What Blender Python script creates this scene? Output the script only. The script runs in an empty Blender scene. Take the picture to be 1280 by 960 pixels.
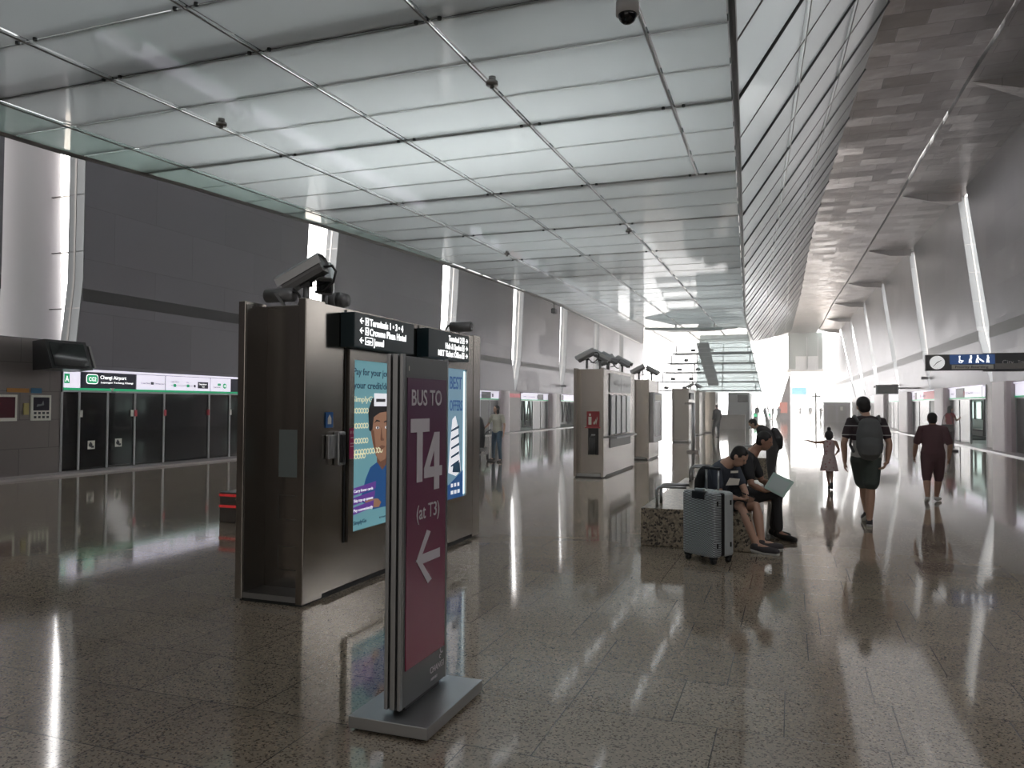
import bpy, bmesh, math, random
from mathutils import Vector, Matrix
random.seed(7)
S = bpy.context.scene
C = S.collection
PI = math.pi
# ------------------------------------------------------------------ camera
cam = bpy.data.cameras.new('camera'); co = bpy.data.objects.new('camera', cam); C.objects.link(co)
cam.sensor_width = 36; cam.lens = 961 / 1280 * 36; cam.clip_end = 2000; cam.clip_start = .05
_y, _p, _r = math.radians(20.0), math.radians(1.55), math.radians(.3)
_f = Vector((-math.sin(_y)*math.cos(_p), math.cos(_y)*math.cos(_p), math.sin(_p)))
_R = Vector((math.cos(_y), math.sin(_y), 0)); _U = _R.cross(_f)
_R2 = _R*math.cos(_r) + _U*math.sin(_r); _U2 = _U*math.cos(_r) - _R*math.sin(_r)
co.matrix_world = Matrix(((_R2.x, _U2.x, -_f.x, 0), (_R2.y, _U2.y, -_f.y, 0), (_R2.z, _U2.z, -_f.z, 1.62), (0, 0, 0, 1)))
S.camera = co
# ------------------------------------------------------------------ sky, lights, exposure
S.view_settings.view_transform = 'Standard'; S.view_settings.look = 'None'
S.view_settings.exposure = 0.0; S.view_settings.gamma = 1; S.view_settings.use_curve_mapping = False
S.cycles.max_bounces = 10; S.cycles.transparent_max_bounces = 12
S.cycles.sample_clamp_indirect = 6
w = bpy.data.worlds.new('sky'); S.world = w; w.use_nodes = True
_b = w.node_tree.nodes['Background']; _b.inputs[0].default_value = (1, .975, .96, 1); _b.inputs[1].default_value = 7.5
sl = bpy.data.lights.new('sun', 'SUN'); sl.energy = 22; sl.angle = .02; sl.color = (1, .97, .93); so_ = bpy.data.objects.new('sun', sl); C.objects.link(so_)
so_.rotation_euler = Vector((.12, 1, 1.0)).to_track_quat('Z', 'Y').to_euler()   # the sun stands beyond the open far end
def area(name, loc, rot, sx, sy, power, col=(1, 1, 1)):
    l = bpy.data.lights.new(name, 'AREA'); l.shape = 'RECTANGLE'; l.size = sx; l.size_y = sy; l.energy = power; l.color = col
    o = bpy.data.objects.new(name, l); C.objects.link(o); o.location = loc; o.rotation_euler = rot; return o
# lamps inside the glass bridge, above its frosted floor panels
area('bridge_backlight', (-6.5, 3.0, 10.6), (0, 0, 0), 9, 6, 400, (.96, .99, 1))
area('bridge_backlight', (-4.5, 13.0, 9.6), (0, 0, 0), 4, 3.5, 850, (.96, .99, 1))
area('bridge_backlight', (-8.5, 13.5, 9.8), (0, 0, 0), 4, 4, 700, (.97, 1, 1))
area('bridge_backlight', (-6.5, 22.0, 9.8), (0, 0, 0), 7, 6, 800, (.96, .99, 1))
area('bridge_backlight', (-6.2, 38.0, 9.8), (0, 0, 0), 7, 18, 2400, (.96, .99, 1))
# unseen fill lights added behind the camera, in the bridge and high in the hall
area('rear_fill_light', (-3, -13.5, 5.5), (math.radians(90), 0, 0), 18, 9, 330, (1, .93, .86))  # broad soft fill added in front of the solid back wall
area('bridge_backlight', (-3.2, 14.0, 9.2), (0, math.radians(-75), 0), 2.5, 22, 300, (.95, .98, 1))  # this and the next are added to brighten the slanted side glass
area('bridge_backlight', (-3.6, 42.0, 9.2), (0, math.radians(-75), 0), 2.5, 30, 900, (.95, .98, 1))
area('hall_fill', (7.0, 3.0, 8.5), (0, math.radians(62), 0), 2.5, 9, 270, (1, .98, .98))  # tilted fill added to light right-facing sides such as the bus sign
area('hall_fill', (4.2, 30.0, 10.9), (0, 0, 0), 4.0, 30, 200, (1, .98, .98))  # overhead fills added to lift the dim hall
area('hall_fill', (-14.0, 14.0, 10.9), (0, 0, 0), 1.6, 26, 330, (1, .97, 1))
# ------------------------------------------------------------------ materials
def lin(c): return tuple(((v/255)/12.92 if v/255 <= .04045 else ((v/255+.055)/1.055)**2.4) for v in c)
def mat(name, col, rough=.5, metal=0, emit=None, es=0, spec=None, alpha=None, trans=0):
    m = bpy.data.materials.new(name); m.use_nodes = True; p = m.node_tree.nodes['Principled BSDF']
    p.inputs['Base Color'].default_value = (*col, 1); p.inputs['Roughness'].default_value = rough; p.inputs['Metallic'].default_value = metal
    if emit: p.inputs['Emission Color'].default_value = (*emit, 1); p.inputs['Emission Strength'].default_value = es
    if spec is not None: p.inputs['Specular IOR Level'].default_value = spec
    if trans: p.inputs['Transmission Weight'].default_value = trans
    return m
class NT:
    def __init__(s, m): s.m = m; s.t = m.node_tree; s.p = s.t.nodes.get('Principled BSDF')
    def n(s, typ, **k):
        x = s.t.nodes.new(typ)
        for a, b in k.items(): setattr(x, a, b)
        return x
    def l(s, a, b): s.t.links.new(a, b)
def noisy(m, scale=3, amt=.15, stretch=(1, 1, 1), rough=None, bump=0):
    """slight procedural variation of colour / roughness / relief"""
    k = NT(m); tc = k.n('ShaderNodeTexCoord'); mp = k.n('ShaderNodeMapping'); mp.inputs['Scale'].default_value = stretch
    nz = k.n('ShaderNodeTexNoise'); nz.inputs['Scale'].default_value = scale; nz.inputs['Detail'].default_value = 4
    k.l(tc.outputs['Object'], mp.inputs[0]); k.l(mp.outputs[0], nz.inputs[0])
    col = k.p.inputs['Base Color'].default_value[:]
    mx = k.n('ShaderNodeMix', data_type='RGBA')
    mx.inputs[6].default_value = tuple(c*(1-amt) for c in col[:3]) + (1,); mx.inputs[7].default_value = tuple(min(1, c*(1+amt)) for c in col[:3]) + (1,)
    k.l(nz.outputs[0], mx.inputs[0]); k.l(mx.outputs[2], k.p.inputs['Base Color'])
    if rough:
        mr = k.n('ShaderNodeMapRange'); mr.inputs[3].default_value = rough[0]; mr.inputs[4].default_value = rough[1]
        k.l(nz.outputs[0], mr.inputs[0]); k.l(mr.outputs[0], k.p.inputs['Roughness'])
    if bump:
        b = k.n('ShaderNodeBump'); b.inputs['Strength'].default_value = bump; b.inputs['Distance'].default_value = .02
        k.l(nz.outputs[0], b.inputs['Height']); k.l(b.outputs[0], k.p.inputs['Normal'])
    return m
def floor_mat():
    m = mat('granite_floor', (.2, .18, .16), .12); k = NT(m); tc = k.n('ShaderNodeTexCoord')
    mp = k.n('ShaderNodeMapping'); mp.inputs['Location'].default_value = (.36, -.275, 0)
    br = k.n('ShaderNodeTexBrick'); br.offset = .42; br.offset_frequency = 2; br.squash = .7; br.squash_frequency = 3
    for nm, v in (('Scale', 1), ('Mortar Size', .0035), ('Mortar Smooth', .3), ('Brick Width', .78), ('Row Height', .627), ('Bias', 0)): br.inputs[nm].default_value = v
    br.inputs['Color1'].default_value = (.27, .225, .175, 1); br.inputs['Color2'].default_value = (.33, .28, .22, 1); br.inputs['Mortar'].default_value = (.03, .027, .022, 1)
    k.l(tc.outputs['Object'], mp.inputs[0]); k.l(mp.outputs[0], br.inputs['Vector'])
    vo = k.n('ShaderNodeTexVoronoi'); vo.inputs['Scale'].default_value = 110; k.l(tc.outputs['Object'], vo.inputs['Vector'])
    sp = k.n('ShaderNodeSeparateColor'); k.l(vo.outputs['Color'], sp.inputs[0])
    cr = k.n('ShaderNodeValToRGB'); e = cr.color_ramp.elements; e[0].position = 0; e[0].color = (.18, .16, .15, 1); e[1].position = .24; e[1].color = (1, 1, 1, 1)
    e2 = cr.color_ramp.elements.new(.16); e2.color = (.3, .27, .24, 1); e3 = cr.color_ramp.elements.new(.85); e3.color = (1, 1, 1, 1); e4 = cr.color_ramp.elements.new(1); e4.color = (1.5, 1.4, 1.3, 1)
    k.l(sp.outputs[0], cr.inputs[0])
    mx = k.n('ShaderNodeMix', data_type='RGBA', blend_type='MULTIPLY'); mx.inputs[0].default_value = .85
    k.l(br.outputs['Color'], mx.inputs[6]); k.l(cr.outputs[0], mx.inputs[7]); k.l(mx.outputs[2], k.p.inputs['Base Color'])
    nz = k.n('ShaderNodeTexNoise'); nz.inputs['Scale'].default_value = .6; k.l(tc.outputs['Object'], nz.inputs[0])
    mr = k.n('ShaderNodeMapRange'); mr.inputs[3].default_value = .04; mr.inputs[4].default_value = .10; k.l(nz.outputs[0], mr.inputs[0]); k.l(mr.outputs[0], k.p.inputs['Roughness'])
    k.p.inputs['IOR'].default_value = 1.62; k.p.inputs['Specular IOR Level'].default_value = .7
    b = k.n('ShaderNodeBump'); b.inputs['Strength'].default_value = .25; b.inputs['Distance'].default_value = .002; b.invert = True
    k.l(br.outputs['Fac'], b.inputs['Height']); k.l(b.outputs[0], k.p.inputs['Normal'])
    return m
def sheet_metal(name, col, bw, rh, rough, bump, mortar=.012, metal=1, noise=.5, axes=None, nscale=1.3, dist=.03, tilt=0):
    """metal cladding sheets: brick-laid seams, each sheet tilted a little, gently dented"""
    m = mat(name, col, rough, metal); k = NT(m); tc = k.n('ShaderNodeTexCoord'); src = tc.outputs['Object']
    if axes:   # reorder axes so that seams lie in the sheet's plane
        s = k.n('ShaderNodeSeparateXYZ'); c = k.n('ShaderNodeCombineXYZ'); k.l(src, s.inputs[0])
        for i, a in enumerate(axes): k.l(s.outputs[a], c.inputs[i])
        src = c.outputs[0]
    br = k.n('ShaderNodeTexBrick'); k.l(src, br.inputs['Vector'])
    for nm, v in (('Scale', 1), ('Mortar Size', mortar), ('Mortar Smooth', .2), ('Brick Width', bw), ('Row Height', rh)): br.inputs[nm].default_value = v
    br.inputs['Color1'].default_value = tuple(c*.95 for c in col)+(1,); br.inputs['Color2'].default_value = tuple(min(1, c*1.05) for c in col)+(1,)
    br.inputs['Mortar'].default_value = tuple(c*.5 for c in col)+(1,)
    k.l(br.outputs['Color'], k.p.inputs['Base Color'])
    nz = k.n('ShaderNodeTexNoise'); nz.inputs['Scale'].default_value = nscale; nz.inputs['Detail'].default_value = 3; k.l(src, nz.inputs[0])
    a = k.n('ShaderNodeMath', operation='MULTIPLY'); a.inputs[1].default_value = noise; k.l(nz.outputs[0], a.inputs[0])
    s1 = k.n('ShaderNodeMath', operation='SUBTRACT'); k.l(a.outputs[0], s1.inputs[0]); k.l(br.outputs['Fac'], s1.inputs[1])
    b = k.n('ShaderNodeBump'); b.inputs['Strength'].default_value = bump; b.inputs['Distance'].default_value = .03
    if tilt:   # every sheet hangs at its own slight angle
        b2 = k.n('ShaderNodeTexBrick'); k.l(src, b2.inputs['Vector'])
        for nm, v in (('Scale', 1), ('Mortar Size', 0), ('Brick Width', bw), ('Row Height', rh), ('Color1', (0, 0, 0, 1)), ('Color2', (1, 1, 1, 1))): b2.inputs[nm].default_value = v
        wn = k.n('ShaderNodeTexWhiteNoise', noise_dimensions='3D'); k.l(b2.outputs['Color'], wn.inputs['Vector'])
        su = k.n('ShaderNodeVectorMath', operation='SUBTRACT'); su.inputs[1].default_value = (.5, .5, .5); k.l(wn.outputs['Color'], su.inputs[0])
        sc_ = k.n('ShaderNodeVectorMath', operation='SCALE'); sc_.inputs['Scale'].default_value = tilt; k.l(su.outputs[0], sc_.inputs[0])
        ge = k.n('ShaderNodeNewGeometry'); ad = k.n('ShaderNodeVectorMath', operation='ADD'); k.l(ge.outputs['Normal'], ad.inputs[0]); k.l(sc_.outputs[0], ad.inputs[1])
        no = k.n('ShaderNodeVectorMath', operation='NORMALIZE'); k.l(ad.outputs[0], no.inputs[0]); k.l(no.outputs[0], b.inputs['Normal'])
    k.l(s1.outputs[0], b.inputs['Height']); b.inputs['Distance'].default_value = dist; k.l(b.outputs[0], k.p.inputs['Normal'])
    return m
def frosted(name, col, rough=.06, ior=1.55, tr=1.0, clear=0.0):
    m = bpy.data.materials.new(name); m.use_nodes = True; k = NT(m); k.t.nodes.remove(k.p)
    out = k.t.nodes['Material Output']; g = k.n('ShaderNodeBsdfGlossy'); g.inputs['Roughness'].default_value = rough
    t = k.n('ShaderNodeBsdfTranslucent'); t.inputs[0].default_value = (*col, 1)
    d = k.n('ShaderNodeBsdfDiffuse'); d.inputs[0].default_value = tuple(c*.7 for c in col)+(1,)
    tp = k.n('ShaderNodeBsdfTransparent'); tp.inputs[0].default_value = tuple(c for c in col)+(1,)
    m0 = k.n('ShaderNodeMixShader'); m0.inputs[0].default_value = .3; k.l(t.outputs[0], m0.inputs[1]); k.l(d.outputs[0], m0.inputs[2])
    m1 = k.n('ShaderNodeMixShader'); m1.inputs[0].default_value = clear; k.l(m0.outputs[0], m1.inputs[1]); k.l(tp.outputs[0], m1.inputs[2])
    fr = k.n('ShaderNodeFresnel'); ge = k.n('ShaderNodeNewGeometry'); io = k.n('ShaderNodeMapRange'); io.inputs[3].default_value = ior; io.inputs[4].default_value = 1/ior; k.l(ge.outputs['Backfacing'], io.inputs[0]); k.l(io.outputs[0], fr.inputs[0])
    m2 = k.n('ShaderNodeMixShader'); k.l(fr.outputs[0], m2.inputs[0]); k.l(m1.outputs[0], m2.inputs[1]); k.l(g.outputs[0], m2.inputs[2])
    k.l(m2.outputs[0], out.inputs[0]); return m
M = {}
M['floor'] = floor_mat()
M['shingle'] = sheet_metal('ceiling_cladding', (.23, .20, .195), 1.3, .8, .3, .8, noise=1.3, nscale=1.0, dist=.04, tilt=.12)
M['wallpanel'] = sheet_metal('wall_cladding', (.175, .168, .185), 2.6, 1.25, .42, .4, .004, .8, 1.6, axes=(1, 2, 0), nscale=.8, tilt=.06)
M['lowwall'] = sheet_metal('platform_cladding', (.21, .185, .18), 1.4, .62, .42, .1, .006, .45, .5, axes=(1, 2, 0))
M['band'] = mat('recess_band', (.035, .033, .036), .5)
M['glasspanel'] = frosted('frosted_glass', (.66, .68, .68), .05, 1.6)
M['sideglass'] = frosted('side_glass', (.74, .76, .76), .16, 1.8)
M['clearglass'] = frosted('clear_greenish_glass', (.5, .56, .54), .03, 1.6, clear=.45)
M['steel'] = noisy(mat('brushed_steel', (.44, .41, .375), .3, 1), 2, .08, (1, 1, .15), (.16, .27))
M['steeld'] = noisy(mat('dark_steel', (.26, .25, .24), .35, 1), 2, .1)
M['alu'] = mat('anodised_aluminium', (.42, .43, .44), .38, 1)
M['paleglass'] = frosted('pale_clear_glass', (.74, .79, .79), .05, 1.5, clear=.55)
M['darkline'] = mat('dark_beam', (.05, .055, .055), .4, .5)
M['white'] = mat('white_render', (.78, .76, .76), .6)
M['revealglass'] = mat('pale_reveal', (.15, .16, .165), .35)
M['black'] = mat('black_plastic', (.012, .012, .013), .35)
M['blackglass'] = mat('black_glass', (.008, .008, .01), .06, 0, spec=.6)
M['greyglass'] = mat('grey_glass', (.06, .056, .065), .22, spec=.25)
M['pink'] = mat('pale_pink_panel', (.55, .46, .5), .4)
M['kerb'] = noisy(mat('pale_platform_edge', (.46, .42, .42), .25), 2, .08)
M['housing'] = mat('camera_housing', (.2, .2, .205), .45, .5)
def em(name, c, s=1.0): 
    return mat(name, tuple(v*.5 for v in c), .4, emit=c, es=s)
M['letter'] = em('lit_white', (1, 1, 1), 1.6)
M['hdr'] = em('lit_header', (.86, .82, .95), .9)
M['hdrdark'] = em('dark_header', (.02, .02, .035), .5)
M['green'] = em('lit_green', (.02, .36, .16), .8)
# ------------------------------------------------------------------ mesh helpers
def obj(name, bm, m, parent=None, smooth=False):
    me = bpy.data.meshes.new(name); bmesh.ops.recalc_face_normals(bm, faces=bm.faces); bm.to_mesh(me); bm.free()
    for x in (m if isinstance(m, (list, tuple)) else [m]): me.materials.append(x)
    if smooth:
        for p in me.polygons: p.use_smooth = True
    o = bpy.data.objects.new(name, me); C.objects.link(o)
    if parent: o.parent = parent
    return o
def tag(o, label, cat, group=None, kind=None):
    o['label'] = label; o['category'] = cat
    if group: o['group'] = group
    if kind: o['kind'] = kind
    return o
def struct(o): o['kind'] = 'structure'; return o
def thing(name, label, cat, loc=(0, 0, 0), rz=0, group=None):
    o = bpy.data.objects.new(name, None); C.objects.link(o); o.location = loc; o.rotation_euler = (0, 0, rz); o.empty_display_size = .1
    return tag(o, label, cat, group)
def dup(r, loc, rz=None, label=None, group=None):
    c = r.copy(); C.objects.link(c); c.location = loc
    if rz is not None: c.rotation_euler = (0, 0, rz)
    if label: c['label'] = label
    if group: c['group'] = group
    def kids(a, b):
        for ch in list(a.children):
            d = ch.copy(); C.objects.link(d); d.parent = b; kids(ch, d)
    kids(r, c); return c
def bx(bm, x0, x1, y0, y1, z0, z1, bev=0, mi=0):
    v = [bm.verts.new((x, y, z)) for z in (z0, z1) for y in (y0, y1) for x in (x0, x1)]
    fs = [bm.faces.new([v[i] for i in q]) for q in ((0, 2, 3, 1), (4, 5, 7, 6), (0, 1, 5, 4), (1, 3, 7, 5), (3, 2, 6, 7), (2, 0, 4, 6))]
    for f in fs: f.material_index = mi
    if bev:
        es = list({e for f in fs for e in f.edges}); bmesh.ops.bevel(bm, geom=es, offset=bev, segments=2, affect='EDGES', profile=.5)
def box(name, m, parent, x0, x1, y0, y1, z0, z1, bev=0):
    bm = bmesh.new(); bx(bm, x0, x1, y0, y1, z0, z1, bev); return obj(name, bm, m, parent)
def prism(bm, pts, off, mi=0):
    """solid from a planar polygon pts (3-D) pushed by vector off"""
    off = Vector(off); a = [bm.verts.new(p) for p in pts]; b = [bm.verts.new(Vector(p)+off) for p in pts]
    n = len(pts); fs = [bm.faces.new(a), bm.faces.new(b[::-1])]
    for i in range(n): fs.append(bm.faces.new((a[i], b[i], b[(i+1) % n], a[(i+1) % n])))
    for f in fs: f.material_index = mi
def tube(bm, pts, r, seg=10, caps=True, r1=None):
    pts = [Vector(p) for p in pts]; rings = []; n = len(pts); up = None
    for i, p in enumerate(pts):
        t = (pts[min(i+1, n-1)] - pts[max(i-1, 0)]).normalized()
        if up is None: up = Vector((0, 0, 1)) if abs(t.z) < .9 else Vector((1, 0, 0))
        a = t.cross(up).normalized(); b = a.cross(t); up = b
        rr = r if r1 is None else r + (r1-r)*i/(n-1)
        rings.append([bm.verts.new(p + (a*math.cos(2*PI*j/seg) + b*math.sin(2*PI*j/seg))*rr) for j in range(seg)])
    for q, s in zip(rings, rings[1:]):
        for j in range(seg): bm.faces.new((q[j], q[(j+1) % seg], s[(j+1) % seg], s[j]))
    if caps: bm.faces.new(rings[0]); bm.faces.new(rings[-1][::-1])
def rod(name, m, parent, pts, r, seg=10, r1=None):
    bm = bmesh.new(); tube(bm, pts, r, seg, True, r1); return obj(name, bm, m, parent, True)
def arc(c, r, a0, a1, n, ax=(1, 0, 0), ay=(0, 0, 1)):
    c, ax, ay = Vector(c), Vector(ax), Vector(ay)
    return [c + ax*r*math.cos(a0+(a1-a0)*i/n) + ay*r*math.sin(a0+(a1-a0)*i/n) for i in range(n+1)]
# flat graphics on a face: origin o, right r, up u
class Face:
    def __init__(s, o, r, u, parent): s.o, s.r, s.u, s.par = Vector(o), Vector(r).normalized(), Vector(u).normalized(), parent; s.n = s.r.cross(s.u)
    def p(s, x, y, d=0): return s.o + s.r*x + s.u*y + s.n*d
    def poly(s, name, m, pts, d=.0, t=.002):
        bm = bmesh.new(); prism(bm, [s.p(x, y, d) for x, y in pts], s.n*t); return obj(name, bm, m, s.par)
    def rect(s, name, m, x0, x1, y0, y1, d=.0, t=.002): return s.poly(name, m, [(x0, y0), (x1, y0), (x1, y1), (x0, y1)], d, t)
    def rects(s, name, m, L, d=0, t=.002):
        bm = bmesh.new()
        for i, (x0, x1, y0, y1) in enumerate(L): d_ = d+(i % 4)*.0003; prism(bm, [s.p(x0, y0, d_), s.p(x1, y0, d_), s.p(x1, y1, d_), s.p(x0, y1, d_)], s.n*t)
        return obj(name, bm, m, s.par)
    def polys(s, name, m, L, d=0, t=.002):
        bm = bmesh.new()
        for i, q in enumerate(L): prism(bm, [s.p(x, y, d+i*.0004) for x, y in q], s.n*t)
        return obj(name, bm, m, s.par)
    def disc(s, name, m, cx, cy, rx, ry=None, d=0, t=.002, n=28):
        ry = ry or rx; return s.poly(name, m, [(cx+rx*math.cos(2*PI*i/n), cy+ry*math.sin(2*PI*i/n)) for i in range(n)], d, t)
    def text(s, txt, x, y, h, m, name='lettering', align='LEFT', w=None, bold=0, d=0, t=.001):
        """letters of cap height h; optional fitted width w"""
        cu = bpy.data.curves.new('txt', 'FONT'); cu.body = txt; cu.size = h/.70; cu.align_x = 'LEFT'; cu.extrude = t; cu.offset = bold*h; cu.resolution_u = 3
        to = bpy.data.objects.new('txt', cu); C.objects.link(to)
        me = bpy.data.meshes.new_from_object(to.evaluated_get(bpy.context.evaluated_depsgraph_get()))
        bpy.data.objects.remove(to); bpy.data.curves.remove(cu)
        xs = [v.co.x for v in me.vertices]; x0, x1 = min(xs), max(xs); k = (w/(x1-x0)) if w else 1
        ww = (x1-x0)*k; sh = {'LEFT': 0, 'CENTER': -ww/2, 'RIGHT': -ww}[align]
        for v in me.vertices: v.co = s.p(x + sh + (v.co.x-x0)*k, y + v.co.y, d + t + v.co.z)
        me.materials.clear(); me.materials.append(m); me.name = name
        o = bpy.data.objects.new(name, me); C.objects.link(o); o.parent = s.par; return o
    def arrow(s, m, cx, cy, h, dirn=-1, name='arrow', wt=.16, d=0):
        t = h*wt; L = []
        a = dirn
        L.append([(cx-.5*h, cy-t/2), (cx+.5*h, cy-t/2), (cx+.5*h, cy+t/2), (cx-.5*h, cy+t/2)])
        tip = cx + a*.5*h
        for sg in (1, -1):
            q = [(tip, cy), (tip-a*.42*h, cy+sg*.42*h), (tip-a*(.42*h+t*1.2), cy+sg*.42*h), (tip-a*t*1.3, cy)]
            L.append(q)
        return s.polys(name, m, L, d)
def interp(tab, y):
    if y <= tab[0][0]: return tab[0][1]
    for (a, b), (c, d) in zip(tab, tab[1:]):
        if y <= c: return b + (d-b)*(y-a)/(c-a)
    return tab[-1][1]
# ------------------------------------------------------------------ setting
LX = -15.6
def RX(y): return 8.1 - .0225*y
bm = bmesh.new(); bx(bm, -60, 60, -15, 260, -.3, 0); struct(obj('floor', bm, M['floor']))
bm = bmesh.new(); bx(bm, -20, 10, -15.3, -15, 0, 13); struct(obj('wall_back', bm, M['wallpanel']))
# ceiling: clad metal sheets; a seam line splits it, the strip towards the wall is stepped at each bay
ZC = 11.2
seam = [(-15, 6.4), (20.8, 5.09), (33.2, 4.75), (40.4, 4.66), (53, 4.39), (66, 4.05), (79, 3.63), (92, 3.48), (105, 3.2), (113, 3.05)]
bm = bmesh.new()
ys = [-15, 20.8, 33.2, 40.4, 53, 66, 79, 92, 105, 113]
for a, b in zip(ys, ys[1:]):
    sa, sb = interp(seam, a), interp(seam, b)
    prism(bm, [(-18, a, ZC+.1), (sa-.05, a, ZC+.1), (sb-.05, b, ZC+.1), (-18, b, ZC+.1)], (0, 0, .4))
struct(obj('ceiling', bm, M['shingle']))
bays = [-.6, 12.7, 26.0, 39.2, 52.5, 65.8, 78.3, 91.6, 104.7]
bm = bmesh.new()
bb = [-15] + bays
for a, b in zip(bb, bb[1:]):
    # every bay's sheet rises a little from its far edge towards the near one
    prism(bm, [(interp(seam, a)+.05, a, ZC+.1), (RX(a)+.3, a, ZC+.1), (RX(b)+.3, b, ZC+.1), (interp(seam, b)+.05, b, ZC+.1)], (0, 0, .4))
struct(obj('ceiling', bm, M['shingle']))
for y in bays[2:]:
    bm = bmesh.new(); s0, r0 = interp(seam, y)+.05, RX(y)
    prism(bm, [(s0, y-.1, ZC+.12), (r0, y-.1, ZC+.12), (r0, y-.1, ZC-.32), (r0-1.2, y-.1, ZC-.26)], (0, .12, 0))
    prism(bm, [(s0, y+.02, ZC+.12), (r0, y+.02, ZC-.32), (r0, y+2.6, ZC+.12)], (0, 0, .02))
    struct(obj('trim_1', bm, M['shingle']))
bm = bmesh.new()
for a, b in zip(ys, ys[1:]):
    sa, sb = interp(seam, a), interp(seam, b)
    prism(bm, [(sa-.05, a, ZC+.3), (sa+.05, a, ZC+.3), (sb+.05, b, ZC+.3), (sb-.05, b, ZC+.3)], (0, 0, .1))
struct(obj('trim_2', bm, M['darkline']))
# walls above the doors, with tall tapering daylight slits
#  slit: (y_centre_bottom z_bottom half_w_bottom, z_mid half, y_top half)
Ls = [dict(b=(12.35, 3.02, .95), m=(12.45, 4.5, 1.0), t=(12.45, ZC+.1, 1.0))]
for yc in (23.4, 34.2, 44.1, 54.0, 64.0, 74.2): Ls.append(dict(b=(yc-.55, 2.45, .12), m=(yc-.45, 4.4, .85), t=(yc+.2, ZC+.1, 1.0)))
Rs = [dict(b=(yb+.3, 2.62, .22), m=(yb+(yt-yb)*.3+.1, 5.0, 1.0), t=(yt, ZC+.1, .85)) for yb, yt in ((21.2, 26), (34.3, 39.2), (46.6, 52.5), (57.0, 65.8), (67.6, 78.3), (77, 91.6), (86, 104.7))]
def wall(name, xf, slits, y0, y1, th, zlow=2.4):
    edges = []   # per slit: left edge polyline and right edge polyline (y, z)
    for s in slits:
        L = [(s[k][0]-s[k][2], s[k][1]) for k in 'bmt']; R_ = [(s[k][0]+s[k][2], s[k][1]) for k in 'bmt']; edges.append((L, R_))
    bm = bmesh.new(); P3 = lambda q: (xf(q[0]), q[0], q[1])
    cur = [(y0, zlow), (y0, ZC+.1)]; start = y0; prevR = None
    for s, (L, R_) in zip(slits, edges):
        poly = ([P3((prevR[0][0], prevR[0][1]))] if prevR else []) 
        low = [(start, zlow), (L[0][0], zlow)]
        pts = [P3(low[0]), P3(low[1])] + [P3(q) for q in L]
        pts += ([P3(q) for q in reversed(prevR)] if prevR else [P3((y0, ZC+.1))])
        prism(bm, pts, (th, 0, 0))
        # sill below the slit
        prism(bm, [P3((L[0][0], zlow)), P3((R_[0][0], zlow)), P3(R_[0]), P3(L[0])], (th, 0, 0))
        start = R_[0][0]; prevR = R_
    prism(bm, [P3((start, zlow)), P3((y1, zlow)), P3((y1, ZC+.1))] + [P3(q) for q in reversed(prevR)], (th, 0, 0))
    bmesh.ops.remove_doubles(bm, verts=bm.verts, dist=.0001)
    return struct(obj(name, bm, M['wallpanel'])), edges
wl, eL = wall('wall_left', lambda y: LX, Ls, -15, 86, -.35)
wr, eR = wall('wall_right', RX, Rs, -15, 116, .35)
# daylight slits: pale glazed reveal on the far side with joints, white curved scoop outside
def slit(k, xf, sg, R_, s):
    bm = bmesh.new()
    for (a, b) in zip(R_, R_[1:]):
        q = [(xf(a[0])+sg*.01, a[0]-.02, a[1]), (xf(b[0])+sg*.01, b[0]-.02, b[1]), (xf(b[0])+sg*.5, b[0]-.02, b[1]), (xf(a[0])+sg*.5, a[0]-.02, a[1])]
        prism(bm, q, (0, .08, 0))
    o = struct(obj('window_%d' % k, bm, M['revealglass']))
    bm = bmesh.new(); z = R_[0][1]+.8
    while z < ZC:
        y = interp([(c[1], c[0]) for c in R_], z); bx(bm, min(xf(y)+sg*.02, xf(y)+sg*1.15), max(xf(y)+sg*.02, xf(y)+sg*1.15), y-.02, y+.05, z, z+.02); z += 1.35
    x0 = sorted((sg*.3, sg*.36))
    for (a, b) in zip(R_, R_[1:]): prism(bm, [(xf(a[0])+sg*.26, a[0]-.03, a[1]), (xf(b[0])+sg*.26, b[0]-.03, b[1]), (xf(b[0])+sg*.32, b[0]-.03, b[1]), (xf(a[0])+sg*.32, a[0]-.03, a[1])], (0, .05, 0))
    obj('glazing_joint', bm, M['steeld'], o)
k = 1
for s, (L, R_) in zip(Ls, eL): slit(k, lambda y: LX, -1, R_, s); k += 1
for s, (L, R_) in zip(Rs, eR): slit(k, RX, 1, R_, s); k += 1
def scoop(x, y, r0, r1):
    bm = bmesh.new(); tube(bm, [(x, y, z) for z in (0, 3, 6, 9, 12)], r0, 40, True, r1); return struct(obj('wall_left', bm, M['white'], None, True))
scoop(-17.95, 13.0, 1.5, 1.22)
for s in Ls[1:]: scoop(-17.6, s['t'][0]+.0, .7, .5)
# thin dark recess band along both walls
bm = bmesh.new()
edg = sorted([(interp([(z, y) for y, z in L], 4.2), interp([(z, y) for y, z in R_], 4.2)) for L, R_ in eL]); st = -15
for a, b in edg + [(86, 86)]: bx(bm, LX-.02, LX+.006, st, a, 4.0, 4.3); st = b
struct(obj('trim_3', bm, M['band']))
bm = bmesh.new(); st = -15
for a, b in [(interp([(z, y) for y, z in L], 4.6), interp([(z, y) for y, z in R_], 4.6)) for L, R_ in eR] + [(116, 116)]:
    prism(bm, [(RX(st)-.006, st, 4.35), (RX(a)-.006, a, 4.35), (RX(a)-.006, a, 4.8), (RX(st)-.006, st, 4.8)], (.02, 0, 0)); st = b
struct(obj('trim_4', bm, M['band']))
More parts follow.
